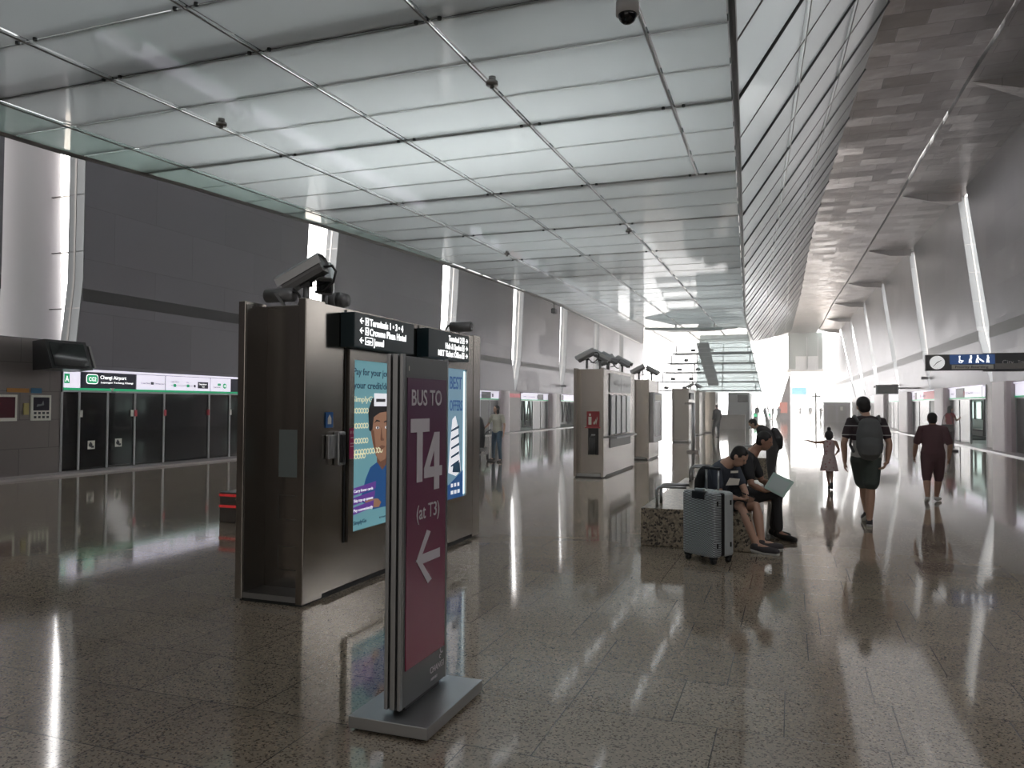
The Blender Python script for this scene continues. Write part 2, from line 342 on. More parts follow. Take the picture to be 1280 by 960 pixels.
# ---- glass bridge hanging over the platform
ZB = 6.4
def xb(y): return (-.18-.05*y) if y < 44.5 else interp([(44.5, -2.4), (60, -2.64)], y)
def xl(y): return interp([(9.5, -13.2), (11, -13.0), (12.65, -12.58), (18.4, -11.68), (24.6, -10.9), (34.9, -10.29), (60, -11.0)], y)
tpt = [(-10, 3.3), (20.6, 2.2), (24, 2.01), (27.4, 1.86), (31.2, 1.68), (34.7, 1.56), (41.9, 1.22), (52.5, 1.02), (70, .8), (104, 0)]
def xt(y): return interp(tpt, y)
cols = [[(7, -11.9), (18, -11.0), (30, -10.5), (60, -11)], [(7, -9.49), (18, -8.64), (30, -8.26), (60, -8.4)], [(7, -6.84), (18, -6.2), (30, -6.15), (60, -6.3)], [(7, -4.25), (18, -4.07), (30, -4.05), (60, -4.3)]]
colC = [(7, -1.69), (15.8, -1.8)]
bridge = thing('glass_bridge', 'long overhead walkway of frosted greenish glass panels with a slanted glass side', 'bridge', (0, 0, 0))
rows = []; y = 8.53 - 1.268*11
while y < 60: rows.append(y); y += 1.268
bmf, bmc = bmesh.new(), bmesh.new()
for a, b in zip(rows, rows[1:]):
    def ln(y):
        L = [xl(y)] + [interp(c, y) for c in cols]
        if b < 16.2: L.append(interp(colC, y))
        return L + [xb(y)-.04]
    A, B = ln(a), ln(b)
    for i in range(len(A)-1):
        g = .025
        if A[i+1]-A[i] < .2 or B[i+1]-B[i] < .2: continue
        prism(bmc if i == 0 else bmf, [(A[i]+g, a+g, ZB), (A[i+1]-g, a+g, ZB), (B[i+1]-g, b-g, ZB), (B[i]+g, b-g, ZB)], (0, 0, .02))
obj('underside_panels', bmf, M['glasspanel'], bridge); obj('edge_panels', bmc, M['clearglass'], bridge)
for i, yv in enumerate(rows):
    major = (i - 11) % 3 == 0
    hw, hh = (.07, .24) if major else (.022, .07)
    box('cross_beam', M['darkline'], bridge, xl(yv), xb(yv)-.05, yv-hw, yv+hw, ZB+.03, ZB+.03+hh)
def poly_rod(name, fx, y0, y1, z, r, n=24, m='alu'):
    rod(name, M[m], bridge, [(fx(y0+(y1-y0)*i/n), y0+(y1-y0)*i/n, z) for i in range(n+1)], r, 8)
for c in cols: poly_rod('cable_rod', lambda y: interp(c, y), -5, 59, ZB-.05, .013, 60, 'steeld')
poly_rod('cable_rod', lambda y: interp(colC, y), -5, 15.9, ZB-.06, .022, 12)
# fittings (bolt clusters) at the crossings, and on cross joints at the rods
for c in cols[1:] + [colC]:
    for i, yv in enumerate(rows):
        if 5 < yv < (16.5 if c is colC else 27) and (i-11) % 3 == 0 or (5 < yv < 9.5):
            for dx in (-.16, .16):
                bm = bmesh.new(); tube(bm, [(interp(c, yv)+dx, yv-.05, ZB-.035), (interp(c, yv)+dx, yv-.05, ZB+.04)], .028, 10)
                obj('point_fitting', bm, M['darkline'], bridge)
for p in ((-4.09, 10.32), (-8.99, 10.35), (-4.1, 20.4), (-8.3, 22.3)):
    bm = bmesh.new(); tube(bm, [(p[0], p[1], ZB-.12), (p[0], p[1], ZB-.07)], .09, 18); tube(bm, [(p[0], p[1], ZB-.07), (p[0], p[1], ZB+.0)], .055, 14); tube(bm, [(p[0], p[1], ZB-.17), (p[0], p[1], ZB-.12)], .03, 10)
    tag(obj('smoke_detector', bm, M['steeld'], None, True), {10.32: 'round detector on the second rod from the right under the glass ceiling', 10.35: 'round detector on the left rod of the near glass ceiling', 20.4: 'small detector on the glass ceiling further down the right rod', 22.3: 'small detector on the glass ceiling further down the left rod'}[p[1]], 'detector', None)
# slanted glass side: panels between the bottom edge and the roof
sy = [8.53 + 1.925*i for i in range(-7, 50)]
bm = bmesh.new(); bmj = []
def side(y, f):
    yb = min(y, 60); zb_, xb_ = ZB, xb(yb)
    return Vector((xb_ + (xt(y)-xb_)*f, yb + (y-yb)*1.0 if y > 60 else y, zb_ + (ZC+.1-zb_)*f))
def fmin(y): return 0 if y < 60 else (y-60)/44.0*.97
for a, b in zip(sy, sy[1:]):
    for f0, f1 in ((0, .33), (.33, .66), (.66, 1)):
        lo0, lo1 = max(f0, fmin(a)), max(f0, fmin(b))
        if lo0 >= f1-.01 or lo1 >= f1-.01: continue
        q = [side(a+.03, lo0), side(b-.03, lo1), side(b-.03, f1-.01), side(a+.03, f1-.01)]
        prism(bm, q, (.0, 0, .0)) if False else prism(bm, q, (-.018, 0, .01))
obj('side_panels', bm, M['sideglass'], bridge)
for i, a in enumerate(sy):
    if fmin(a) > .95: continue
    mj = i % 2 == 1
    p0, p1 = side(a, fmin(a)), side(a, 1)
    rod('side_beam', M['darkline'] if mj else M['steeld'], bridge, [p0, (p0+p1)/2, p1], .045 if mj else .018, 6)
for f in (.33, .66):
    rod('side_rod', M['steeld'], bridge, [side(a, f)+Vector((.05, 0, -.02)) for a in sy if fmin(a) < f], .014, 8)
bm = bmesh.new(); tube(bm, [(xb(a), a, ZB) for a in [-5+1.3*i for i in range(50)]], .05, 8); obj('edge_rail', bm, M['darkline'], bridge)
bm = bmesh.new(); tube(bm, [(xl(a), a, ZB) for a in [-5+1.3*i for i in range(50)]], .06, 8); obj('edge_rail', bm, M['steeld'], bridge)
# left glazed side and end of the bridge keep its lamps' light inside
bm = bmesh.new()
prism(bm, [(xl(-5)-.05, -5, ZB+.05), (xl(9.5)-.05, 9.5, ZB+.05), (xl(9.5)-1.5, 9.5, ZC), (xl(-5)-1.5, -5, ZC)], (-.03, 0, 0))
for a, b in ((9.5, 12.65), (12.65, 18.4), (18.4, 24.6), (24.6, 34.9), (34.9, 60)):
    prism(bm, [(xl(a)-.05, a, ZB+.05), (xl(b)-.05, b, ZB+.05), (xl(b)-1.5, b, ZC), (xl(a)-1.5, a, ZC)], (-.03, 0, 0))
obj('far_side_panels', bm, M['sideglass'], bridge)
# ---- platform edge: lower walls, kerbs, pillars, screen doors
def lowbox(name, m, sg, xf, y0, y1, z0, z1, d0, d1, parent=None):
    """box on a side wall: d0..d1 = distance from the wall plane into the hall (negative: behind)"""
    bm = bmesh.new(); s = -sg
    a = [(xf(y0)+s*d0, y0, z0), (xf(y1)+s*d0, y1, z0), (xf(y1)+s*d1, y1, z0), (xf(y0)+s*d1, y0, z0)]
    prism(bm, a, (0, 0, z1-z0)); return obj(name, bm, m, parent)
LF = lambda y: LX
for sg, xf, n, e in ((-1, LF, 'left', 86), (1, RX, 'right', 90)):
    struct(lowbox('trim_5', M['kerb'], sg, xf, -15, e, 0, .045, -.6, .62))
# solid stretches of lower wall
for y0, y1, zt in ((-15, 12.88, 3.0), (31, 34, 2.42), (41.8, 44.25, 2.42), (51.2, 52.8, 2.42), (61, 63.5, 2.42), (70, 72.5, 2.42), (80, 86, 2.42)):
    struct(lowbox('wall_left', M['lowwall'], -1, LF, y0, y1, 0, zt, -.4, .03))
for y0, y1 in ((-15, 20), (33.4, 35.2), (44.3, 44.8), (62, 63), (73, 76), (84, 90)):
    struct(lowbox('wall_right', M['lowwall'], 1, RX, y0, y1, 0, 2.5, -.4, .03))
struct(lowbox('wall_left', M['darkline'], -1, LF, -15, 86, 0, 2.6, -4.2, -4.0)); struct(lowbox('wall_right', M['darkline'], 1, RX, -15, 90, 0, 2.6, -4.2, -4.0))
struct(lowbox('ceiling', M['darkline'], -1, LF, -15, 86, 2.5, 2.7, -4.2, -.3)); struct(lowbox('ceiling', M['darkline'], 1, RX, -15, 90, 2.55, 2.75, -4.2, -.3))
M['redhdr'] = em('red_header', (.5, .03, .05), .55)
M['cool'] = em('train_light', (.82, 1, .93), 1.3); M['greysign'] = mat('grey_sign_case', (.1, .1, .105), .45)
M['trainwall'] = mat('train_panel', (.62, .68, .64), .4)
M['sticker'] = mat('sticker_white', (.75, .73, .66), .5)
M['stickblk'] = mat('sticker_black', (.03, .03, .035), .5)
M['redst'] = mat('sticker_red', (.5, .04, .06), .5)
def psd(label, sg, xf, y0, y1, posts, hdr, ztop, zhdr, leaf='blackglass', opening=None, group=None):
    t = thing('platform_screen_door', label, 'platform doors', (0, 0, 0), 0, group)
    ps = [y0] + posts + [y1]
    for a, b in zip(ps, ps[1:]):
        if opening and a >= opening[0]-.01 and b <= opening[1]+.01: continue
        lowbox('door_leaf', M[leaf], sg, xf, a+.03, b-.03, .06, zhdr, -.03, .02, t)
    for p in ps: lowbox('door_post', M['alu'], sg, xf, p-.03, p+.03, .05, zhdr, -.04, .045, t)
    lowbox('header_box', M['alu'], sg, xf, y0, y1, zhdr, ztop+.04, -.3, .06, t)
    lowbox('top_rail', M['hdr'], sg, xf, y0+.3, y1, ztop-.005, ztop+.045, .0, .10, t)
    for a, b, m in hdr:
        if m: lowbox('sign_panel', M[m], sg, xf, a+.02, b-.02, zhdr+.1, ztop-.02, .06, .075, t)
    lowbox('stripe', M['green'], sg, xf, y0+.02, y1-.02, zhdr+.045, zhdr+.1, .06, .078, t)
    return t
pA = psd('long row of black glass platform doors under the lit green striped header at the left edge', -1, LF, 12.9, 31.0,
    [13.36, 14.15, 14.97, 15.93, 17.6, 18.45, 19.4, 20.2, 21.1, 22.2, 23.6, 24.6, 25.5, 26.4, 27.3, 28.4, 29.6],
    [(12.9, 13.36, 'hdr'), (13.36, 14.97, 'hdrdark'), (14.97, 15.93, 'hdr'), (15.93, 17.6, 'hdr'), (17.6, 18.45, 'hdr'), (18.45, 19.4, 'hdrdark'), (19.4, 31, 'hdr')], 2.35, 1.86)
F = Face((LX+.077, 13.36, 1.86), (0, 1, 0), (0, 0, 1), pA)
def rrect(x0, x1, y0, y1, r, n=5):
    q = []
    for cx, cy, a in ((x1-r, y1-r, 0), (x0+r, y1-r, PI/2), (x0+r, y0+r, PI), (x1-r, y0+r, 1.5*PI)):
        q += [(cx+r*math.cos(a+PI/2*i/n), cy+r*math.sin(a+PI/2*i/n)) for i in range(n+1)]
    return q
F.poly('station_code_badge', M['letter'], rrect(.14, .47, .20, .43, .07)); F.poly('station_code_badge', M['green'], rrect(.155, .455, .215, .415, .06), .003)
F.text('CG2', .31, .27, .09, M['letter'], 'lettering', 'CENTER', .2, .01, .006)
F.text('Changi Airport', .53, .325, .085, M['letter'], 'lettering', 'LEFT', .76, .012)
F.text('樟宜机场  Lapangan Terbang', .55, .215, .05, M['letter'], 'lettering', 'LEFT', .9, .008) if False else F.text('Lapangan Terbang Changi', .55, .225, .042, M['letter'], 'lettering', 'LEFT', .95, .008)
F.poly('pictogram', M['sticker'], [(.8, .11), (.95, .11), (.875, .04)], .004)
M['greytxt'] = mat('grey_print', (.16, .16, .18), .5)
F2 = Face((LX+.077, 12.9, 1.86), (0, 1, 0), (0, 0, 1), pA)
F2.rect('badge', M['green'], .02, .16, .2, .42); F2.text('A', .09, .24, .13, M['letter'], 'lettering', 'CENTER', .09, .01, .003)
F2.text('To Tanah Merah', 2.2, .24, .045, M['greytxt'], 'lettering', 'LEFT', .3); F2.rect('pictogram', M['greytxt'], 2.53, 2.63, .23, .3); F2.text('Terminal doors', 2.66, .24, .045, M['greytxt'], 'lettering', 'LEFT', .34)
F2.rects('route_map', M['greytxt'], [(3.22, 4.0, .225, .235)]); F2.rects('route_map', M['green'], [(3.3, 3.4, .19, .27), (3.78, 3.88, .19, .27)], .002)
F2.text('Tanah Merah', 3.2, .31, .04, M['greytxt']); F2.text('Expo', 3.76, .31, .04, M['greytxt']); F2.rect('notice', M['hdrdark'], 4.2, 4.6, .17, .35); F2.text('Changi Airport', 4.24, .27, .04, M['letter'], w=.3, d=.003); F2.text('CG2', 4.36, .2, .035, M['letter'], d=.003)
F2.poly('pictogram', M['greytxt'], [(4.08+.04*math.cos(i), .23+.04*math.sin(i)) for i in [j*PI/8 for j in range(16)]], .002)
F2.text('Tanah Merah', 4.8, .2, .04, M['greytxt'], w=.3); F2.poly('badge', M['green'], rrect(4.98, 5.12, .26, .33, .03), .002); F2.disc('arrow_badge', M['green'], 5.28, .26, .075)
F2.arrow(M['letter'], 5.28, .26, .08, 1, 'arrow', .2, .004)
# stickers on the leaves (pictogram squares) and door handles
for y, z in ((13.72, .62), (14.5, .64)):
    FS = Face((LX+.022, y, z), (0, 1, 0), (0, 0, 1), pA); FS.rect('door_sticker', M['sticker'], -.1, .1, -.1, .1)
    FS.disc('door_sticker', M['stickblk'], -.02, .0, .05, .05, .003); FS.rects('door_sticker', M['stickblk'], [(.0, .07, -.07, -.02), (-.05, .0, .05, .07)], .003)
for y, m in ((13.4, 'sticker'), (14.88, 'sticker'), (14.99, 'redst'), (15.96, 'redst'), (17.56, 'redst'), (18.47, 'sticker')):
    box('door_notice', M[m], pA, LX+.03, LX+.06, y-.04, y+.04, 1.28, 1.44)
pB = psd('dark platform doors beside the woman in white, left wall', -1, LF, 36.3, 40.5, [37.8, 39.2], [(36.3, 37.9, 'hdr'), (37.9, 39.3, 'hdrdark'), (39.3, 40.5, 'hdr')], 2.33, 1.86, 'greyglass')
pC = psd('platform doors standing open onto a lit train, between two pale pillars on the left wall', -1, LF, 44.3, 49.85, [46.7, 48.4], [(44.3, 47.6, 'hdr'), (47.6, 48.8, 'hdrdark'), (48.8, 49.8, 'hdr')], 2.33, 1.86, 'greyglass', (44.3, 46.7))
pD = psd('last visible platform doors left of the red-signed kiosk', -1, LF, 52.9, 60.9, [56.8, 58.6], [(52.9, 53.6, 'hdrdark'), (53.6, 60.9, 'hdr')], 2.33, 1.86, 'greyglass', (52.9, 56.8))
pE = psd('distant left platform doors seen between the kiosks', -1, LF, 64.6, 69.9, [66, 68], [(64.6, 69.9, 'hdr')], 2.33, 1.86, 'greyglass')
pF = psd('nearest right platform doors at the right picture edge', 1, RX, 20, 31.3, [22, 24, 26, 28, 29.6], [(20, 29.4, 'hdrdark'), (29.4, 31.2, 'hdr')], 2.46, 1.93, 'greyglass')
pG = psd('right platform doors open on a bright train beside the woman in red', 1, RX, 35.2, 41.8, [37.9, 39.9], [(35.2, 35.6, 'hdr'), (35.75, 38.6, 'hdr'), (38.8, 40.3, 'hdrdark'), (40.4, 41.7, 'hdr')], 2.48, 1.95, 'greyglass', (35.2, 37.9))
pH = psd('right platform doors under a half red header', 1, RX, 44.8, 52.2, [47, 50], [(44.8, 48.4, 'redhdr'), (48.4, 50.4, 'hdr'), (50.5, 51.2, 'hdrdark'), (51.2, 52.1, 'hdr')], 2.48, 1.95, 'greyglass', (44.8, 47))
pI = psd('right platform doors below the distant hanging screen', 1, RX, 55.8, 61.9, [58, 60], [(55.8, 57.5, 'hdrdark'), (57.5, 61.9, 'hdr')], 2.48, 1.95, 'greyglass')
pJ = psd('furthest right platform doors near the white end', 1, RX, 68.7, 72.9, [70.8], [(68.7, 72.9, 'hdr')], 2.48, 1.95, 'greyglass')
for t_, xf_, sg_, y_, zz in ((pC, LF, -1, 44.3, 1.86), (pG, RX, 1, 41.6, 1.95), (pH, RX, 1, 52, 1.95), (pB, LF, -1, 36.3, 1.86)):
    FF = Face((xf_(y_)-sg_*.08, y_, zz), (0, -sg_, 0) if sg_ > 0 else (0, 1, 0), (0, 0, 1), t_)
    FF.text('Terminal 2', .25, .25, .09, M['greytxt'] if t_ is not pG else M['greytxt'], w=.8, bold=.01)
    FF.text('CG2  Changi Airport', 3.5 if t_ is pG or t_ is pH else 1.3, .24, .08, M['greytxt'], w=1.5, bold=.01)
    FF.rect('pictogram', M['redst'] if sg_ > 0 else M['greytxt'], 3.1, 3.35, .18, .38)
# pale pillars
PL = [(-1, LF, 40.5, 41.8, 2.42, 'pale pink rounded pillar behind the woman in white'), (-1, LF, 49.9, 51.2, 2.42, 'pale pink pillar just left of the kiosk with the red sign'),
      (1, RX, 31.3, 33.4, 2.55, 'broad pale pink pillar near the right picture edge'), (1, RX, 41.85, 44.25, 2.55, 'pale pink pillar left of the woman in red'),
      (1, RX, 52.25, 55.75, 2.55, 'pale pink pillar between man with backpack and person in maroon'), (1, RX, 63, 68.6, 2.55, 'pale pink pillar beside the backpack man on his right')]
for sg, xf, a, b, zt, lb in PL:
    bm = bmesh.new(); s = -sg; d = .32
    q = [(xf(a)+s*-.2, a, 0), (xf(b)+s*-.2, b, 0), (xf(b)+s*d*.55, b, 0), (xf(b)+s*d*.9, b-.12, 0), (xf(b)+s*d, b-.3, 0), (xf(a)+s*d, a+.3, 0), (xf(a)+s*d*.9, a+.12, 0), (xf(a)+s*d*.55, a, 0)]
    prism(bm, q, (0, 0, zt)); tag(obj('pillar', bm, M['pink']), lb, 'pillar', 'pale pillars between the platform doors')
lowbox('sign_strip', M['redhdr'], -1, LF, 42.2, 44.2, 2.06, 2.3, .03, .06); o_ = bpy.data.objects['sign_strip']; tag(o_, 'dark red sign strip high on the wall beside the open left doors', 'sign')
# trains behind the open doors
def train(lb, sg, xf, y0, y1):
    t = thing('metro_train', lb, 'train', (0, 0, 0), 0, 'trains behind the open platform doors')
    lowbox('train_floor', M['darkline'], sg, xf, y0, y1, .0, .05, -2.7, -.45, t)
    lowbox('far_wall', M['trainwall'], sg, xf, y0, y1, .05, 2.3, -2.75, -2.65, t)
    lowbox('ceiling_panel', M['trainwall'], sg, xf, y0, y1, 2.22, 2.3, -2.65, -.45, t)
    lowbox('light_strip', M['cool'], sg, xf, y0, y1, 2.17, 2.22, -2.0, -1.2, t)
    for i in range(int((y1-y0)/1.6)):
        a = y0 + .3 + i*1.6
        lowbox('window', M['cool'], sg, xf, a, a+1.1, 1.0, 1.9, -2.64, -2.6, t)
        lowbox('window_gasket', M['black'], sg, xf, a-.08, a, .95, 1.95, -2.64, -2.58, t)
    s = -sg
    for i in range(int((y1-y0)/1.1)):
        y = y0 + .5 + i*1.1
        rod('grab_pole', M['steeld'], t, [(xf(y)-s*1.5, y, .05), (xf(y)-s*1.5, y, 2.2)], .025, 8)
        rod('strap', M['black'], t, [(xf(y)-s*1.1, y-.3, 2.1), (xf(y)-s*1.1, y-.05, 1.35), (xf(y)-s*1.1, y+.05, .3)], .07, 6); rod('strap', M['black'], t, [(xf(y)-s*1.3, y+.35, 2.1), (xf(y)-s*1.3, y+.1, 1.4), (xf(y)-s*1.3, y-.1, .6)], .05, 6)
    lowbox('bench_seat', M['greysign'], sg, xf, y0, y1, .38, .46, -2.6, -2.1, t)
    return t
train('train behind the open doors on the left wall', -1, LF, 43.5, 50.5)
train('train behind the open doors beside the pillar left of the red-signed kiosk', -1, LF, 52.5, 61)
train('bright train behind the open doors at the right wall', 1, RX, 34.5, 42)
train('train behind the half red header on the right', 1, RX, 44.2, 52.4)
# passengers' dark shapes are only glimpsed inside the trains: see persons below
# posters and panels at far left
def poster(name, lb, y0, y1, z0, z1, frame, face, cat='poster'):
    t = thing(name, lb, cat, (LX+.03, (y0+y1)/2, z0)); h = (y1-y0)/2; H = z1-z0
    box('frame', M[frame], t, 0, .03, -h, h, 0, H)
    box('print', M[face], t, .03, .036, -h+.05, h-.05, .07, H-.05); return t
M['maroonp'] = mat('dark_red_print', (.09, .02, .03), .2); M['navyp'] = mat('dark_print', (.02, .015, .03), .2); M['orange'] = mat('orange_strip', (.45, .2, .04), .5); M['bluep'] = mat('blue_print', (.03, .16, .3), .5); M['yellowp'] = mat('yellow_card', (.4, .33, .12), .5)
poster('framed_poster', 'wide dark red framed poster on the wall at the left picture edge', 10.95, 11.82, 1.22, 1.78, 'sticker', 'maroonp')
q = poster('framed_poster', 'small white framed notice with dark picture above six icons', 12.14, 12.62, 1.22, 1.78, 'sticker', 'navyp')
FQ = Face((.036, -.24, 0), (0, 1, 0), (0, 0, 1), q); FQ.rect('notice_panel', M['sticker'], .03, .45, .02, .22, .001)
FQ.rects('pictogram', M['stickblk'], [(x, x+.06, y, y+.05) for x in (.06, .16, .26, .36) for y in (.05, .14)], .004)
FQ.poly('pictogram', M['greytxt'], [(.12, .3), (.3, .34), (.28, .44), (.24, .36), (.14, .36)], .002)
o_ = lowbox('call_panel', M['yellowp'], -1, LF, 11.98, 12.09, 1.35, 1.6, .03, .06); tag(o_, 'small yellow call panel on the wall between the two left posters', 'panel')
o_ = lowbox('sign_strip', M['orange'], -1, LF, 11.6, 12.1, 1.83, 1.92, .03, .04); tag(o_, 'orange strip sign above the left posters', 'sign')
o_ = lowbox('sign_strip', M['bluep'], -1, LF, 12.15, 12.4, 1.82, 1.93, .03, .04); tag(o_, 'small blue strip sign above the white framed notice', 'sign')
# hanging information screen at left: twin-sided monitor box
t = thing('hanging_monitor', 'dark hanging station monitor above the left posters', 'monitor', (-14.9, 12.45, 2.3))
bm = bmesh.new(); prism(bm, [(-.25, -.62, .62), (.1, -.62, .66), (.32, -.6, .04), (-.25, -.6, 0)], (0, 1.0, 0)); obj('monitor_housing', bm, M['black'], t)
bm = bmesh.new(); prism(bm, [(.117, -.54, .60), (.117, .3, .60), (.316, .3, .1), (.316, -.54, .1)], (.012, 0, .004)); obj('screen', bm, M['blackglass'], t)
bm = bmesh.new(); prism(bm, [(-.2, .44, .6), (.12, .44, .58), (.24, .5, .1), (-.2, .5, .04)], (0, .06, 0)); obj('side_bracket', bm, M['steeld'], t)
box('mounting_arm', M['black'], t, -.7, -.2, -.1, .1, .35, .5)
# ------------------------------------------------------------------ kiosk 1
def kiosk_shell(name, lb, x0, x1, y0, y1, h, m='steel', rec=.27, fin=.07):
    t = thing(name, lb, 'kiosk', ((x0+x1)/2, y0, 0)); a, b, L = x0-(x0+x1)/2, x1-(x0+x1)/2, y1-y0
    box('kiosk_body', M[m], t, a+.005, b-.005, rec, L-rec*.8, .05, h, .004)
    for s, (p, q) in ((0, (a, a+fin)), (1, (b-fin, b))):
        box('corner_fin', M[m], t, p, q, 0, rec, .02, h+.015, .006)
        box('corner_fin', M[m], t, p, q, L-rec*.8, L, .02, h+.015, .006)
    box('plinth', M['darkline'], t, a+.03, b-.03, .03, L-.03, 0, .05)
    box('sill', M['alu'], t, a+fin, b-fin, .01, rec, .03, .075)
    return t
K1 = kiosk_shell('information_kiosk', 'large brushed steel information kiosk with lit posters and direction signs behind the bus sign', -4.31, -3.65, 5.2, 8.87, 2.455)
KX, KY = -3.98, 5.2   # origin of K1
FK = Face((.33+.001, 0, 0), (0, 1, 0), (0, 0, 1), K1)     # side face, x = distance along from the near end
FR = Face((-.33, .27-.001, 0), (1, 0, 0), (0, 0, 1), K1)   # recessed front
FR.rect('notice_plate', M['greyplate'] if 'greyplate' in M else mat('grey_notice', (.22, .26, .26), .5), .22, .46, 1.0, 1.4, 0, .004)
for z0, z1 in ((.64, .85), (.22, .42)):
    FR.rects('access_panel', M['steeld'], [(.22, .50, z0, z0+.006), (.22, .226, z0, z1), (.22, .50, z1-.006, z1)])
box('recess_cheek', M['steeld'], K1, -.26, -.25, .01, .27, .07, 2.44)
# lightbox 1 and 2 with brushed frames
M['posterbg'] = em('poster_cyan', (.17, .38, .43), .6); M['posterbg2'] = em('poster_ice', (.2, .34, .44), .6)
M['chain'] = em('poster_chain', (.75, .72, .5), .7); M['skinp'] = em('poster_skin', (.36, .19, .12), .55); M['hairp'] = em('poster_hair', (.012, .01, .012), .5); M['shirtp'] = em('poster_shirt', (.02, .09, .26), .6)
M['purplep'] = em('poster_purple', (.13, .05, .28), .7); M['navytxt'] = em('poster_navy', (.01, .05, .1), .5); M['whitep'] = em('poster_white', (.85, .85, .9), .8); M['skinp2'] = em('poster_skin_shade', (.2, .09, .055), .5); M['edge'] = em('light_edge', (.8, .95, 1), 1.1)
def frame(y0, y1, z0, z1, iy0, iy1, iz0, iz1):
    bm = bmesh.new(); n = .07
    for a, b, c, d in ((y0, iy0, z0, z1), (iy1, y1, z0, z1), (iy0, iy1, iz1, z1), (iy0, iy1, z0, iz0)): bx(bm, .33, .33+.03, a, b, c, d)
    return obj('lightbox_frame', bm, M['steel'], K1)
frame(.61, 1.80, .42, 2.1, .69, 1.72, .5, 2.01)
frame(1.98, 3.30, .46, 2.1, 2.10, 3.18, .55, 2.03)
P1 = Face((.332, .67, .5), (0, 1, 0), (0, 0, 1), K1)
P1.rect('poster', M['posterbg'], 0, 1.06, 0, 1.51, 0, .01)
P1.text('Pay for your journey with', .03, 1.38, .062, M['navytxt'], w=1.0, bold=.012, d=.012)
P1.text('your credit/debit card', .03, 1.26, .062, M['navytxt'], w=.96, bold=.012, d=.012)
def chain(y, x0, x1, r=.026):
    bm = bmesh.new(); x = x0
    while x < x1:
        n = 12
        for i in range(n):
            a, b = 2*PI*i/n, 2*PI*(i+1)/n
            prism(bm, [P1.p(x+r*math.cos(a), y+r*math.sin(a), .016), P1.p(x+r*math.cos(b), y+r*math.sin(b), .016), P1.p(x+r*.6*math.cos(b), y+r*.6*math.sin(b), .016), P1.p(x+r*.6*math.cos(a), y+r*.6*math.sin(a), .016)], P1.n*.001)
        x += r*1.75
    return obj('poster_chain', bm, M['chain'], K1)
for i in range(4): chain(1.06-.135*i, .03, .30-.02*i)
P1.text('SimplyGo', .02, 1.14, .05, M['chain'], w=.4, bold=.01, d=.012)
# poster portrait of a man in a blue shirt
P1.o.y -= .17
hd = [(.5, 1.02), (.56, 1.1), (.7, 1.13), (.84, 1.1), (.9, .98), (.89, .82), (.84, .68), (.77, .6), (.68, .58), (.6, .64), (.54, .76), (.5, .88)]
P1.poly('poster_portrait', M['skinp'], hd, .012)
P1.poly('poster_portrait', M['hairp'], [(.47, .88), (.45, 1.06), (.52, 1.17), (.68, 1.22), (.86, 1.18), (.94, 1.05), (.92, .88), (.88, 1.0), (.8, 1.05), (.66, 1.04), (.55, 1.0), (.52, .86)], .014)
P1.polys('poster_portrait', M['hairp'], [[(.56, .945), (.6, .975), (.66, .965), (.66, .955), (.6, .96)], [(.74, .955), (.8, .97), (.85, .94), (.8, .955), (.74, .945)]], .015)
for ex in (.62, .79): P1.disc('poster_portrait', M['whitep'], ex, .90, .03, .013, .0145); P1.disc('poster_portrait', M['hairp'], ex, .90, .013, .013, .016)
P1.polys('poster_portrait', M['skinp2'], [[(.69, .9), (.675, .79), (.69, .775), (.735, .775), (.745, .79), (.715, .8)], [(.645, .72), (.7, .735), (.77, .72), (.7, .69)], [(.5, .88), (.54, .76), (.6, .64), (.58, .75), (.55, .88)]], .015)
P1.o.y += .17
chain(.69, .03, .56, .028)
P1.o.y -= .17
P1.poly('poster_portrait', M['skinp2'], [(.62, .65), (.8, .65), (.82, .5), (.62, .5)], .0118)
P1.poly('poster_portrait', M['shirtp'], [(.62, .58), (.5, .54), (.42, .44), (.33, .14+.12), (.4, .22), (.5, .24), (.55, .05+.1), (.95, .15), (1.0, .5), (.84, .58), (.72, .5)], .0125)
P1.poly('poster_portrait', M['skinp'], [(.4, .24), (.5, .17), (.66, .16), (.7, .2), (.64, .24), (.5, .25)], .0142)
P1.o.y += .17
for i, s in enumerate(('Carry fewer cards', 'Skip top-up queues', 'Pay conveniently')):
    y = .33-.085*i
    P1.poly('poster_label', M['purplep'], [(.02, y-.02), (.40+.02*(1-i), y+.01), (.41+.02*(1-i), y+.075), (.02, y+.045)], .0165)
    P1.text(s, .04, y+.005, .026, M['whitep'], w=.33, bold=.01, d=.019)
P1.text('SimplyGo', .05, .05, .034, M['navytxt'], w=.22, bold=.02, d=.012); P1.text('transit', .5, .05, .022, M['navytxt'], w=.2, d=.012)
P1.rect('poster_label', M['whitep'], .38, .9, 1.1, 1.22, .017); P1.rects('poster_label', M['greytxt'], [(.41, .58, 1.14, 1.17), (.64, .8, 1.14, 1.17)], .02)
P2 = Face((.332, 2.11, .55), (0, 1, 0), (0, 0, 1), K1)
P2.rect('poster', M['posterbg2'], 0, 1.06, 0, 1.48, 0, .01); P2.rect('poster_edge', M['edge'], 1.0, 1.055, .02, 1.46, .012)
P2.text('BEST', .62, 1.25, .14, M['shirtp'], w=.34, bold=.02, d=.012); P2.text('OFFERS', .62, 1.0, .12, M['shirtp'], w=.36, bold=.02, d=.012)
P2.poly('poster_picture', M['whitep'], [(.6, .3), (.64, .62), (.7, .9), (.78, .94), (.86, .8), (.9, .5), (.94, .3), (.8, .25)], .012)
P2.polys('poster_picture', M['navytxt'], [[(.66, .36+.1*i), (.88, .4+.1*i), (.88, .43+.1*i), (.66, .38+.1*i)] for i in range(5)] + [[(.7, .3), (.92, .28), (.9, .4), (.72, .38)]], .015)
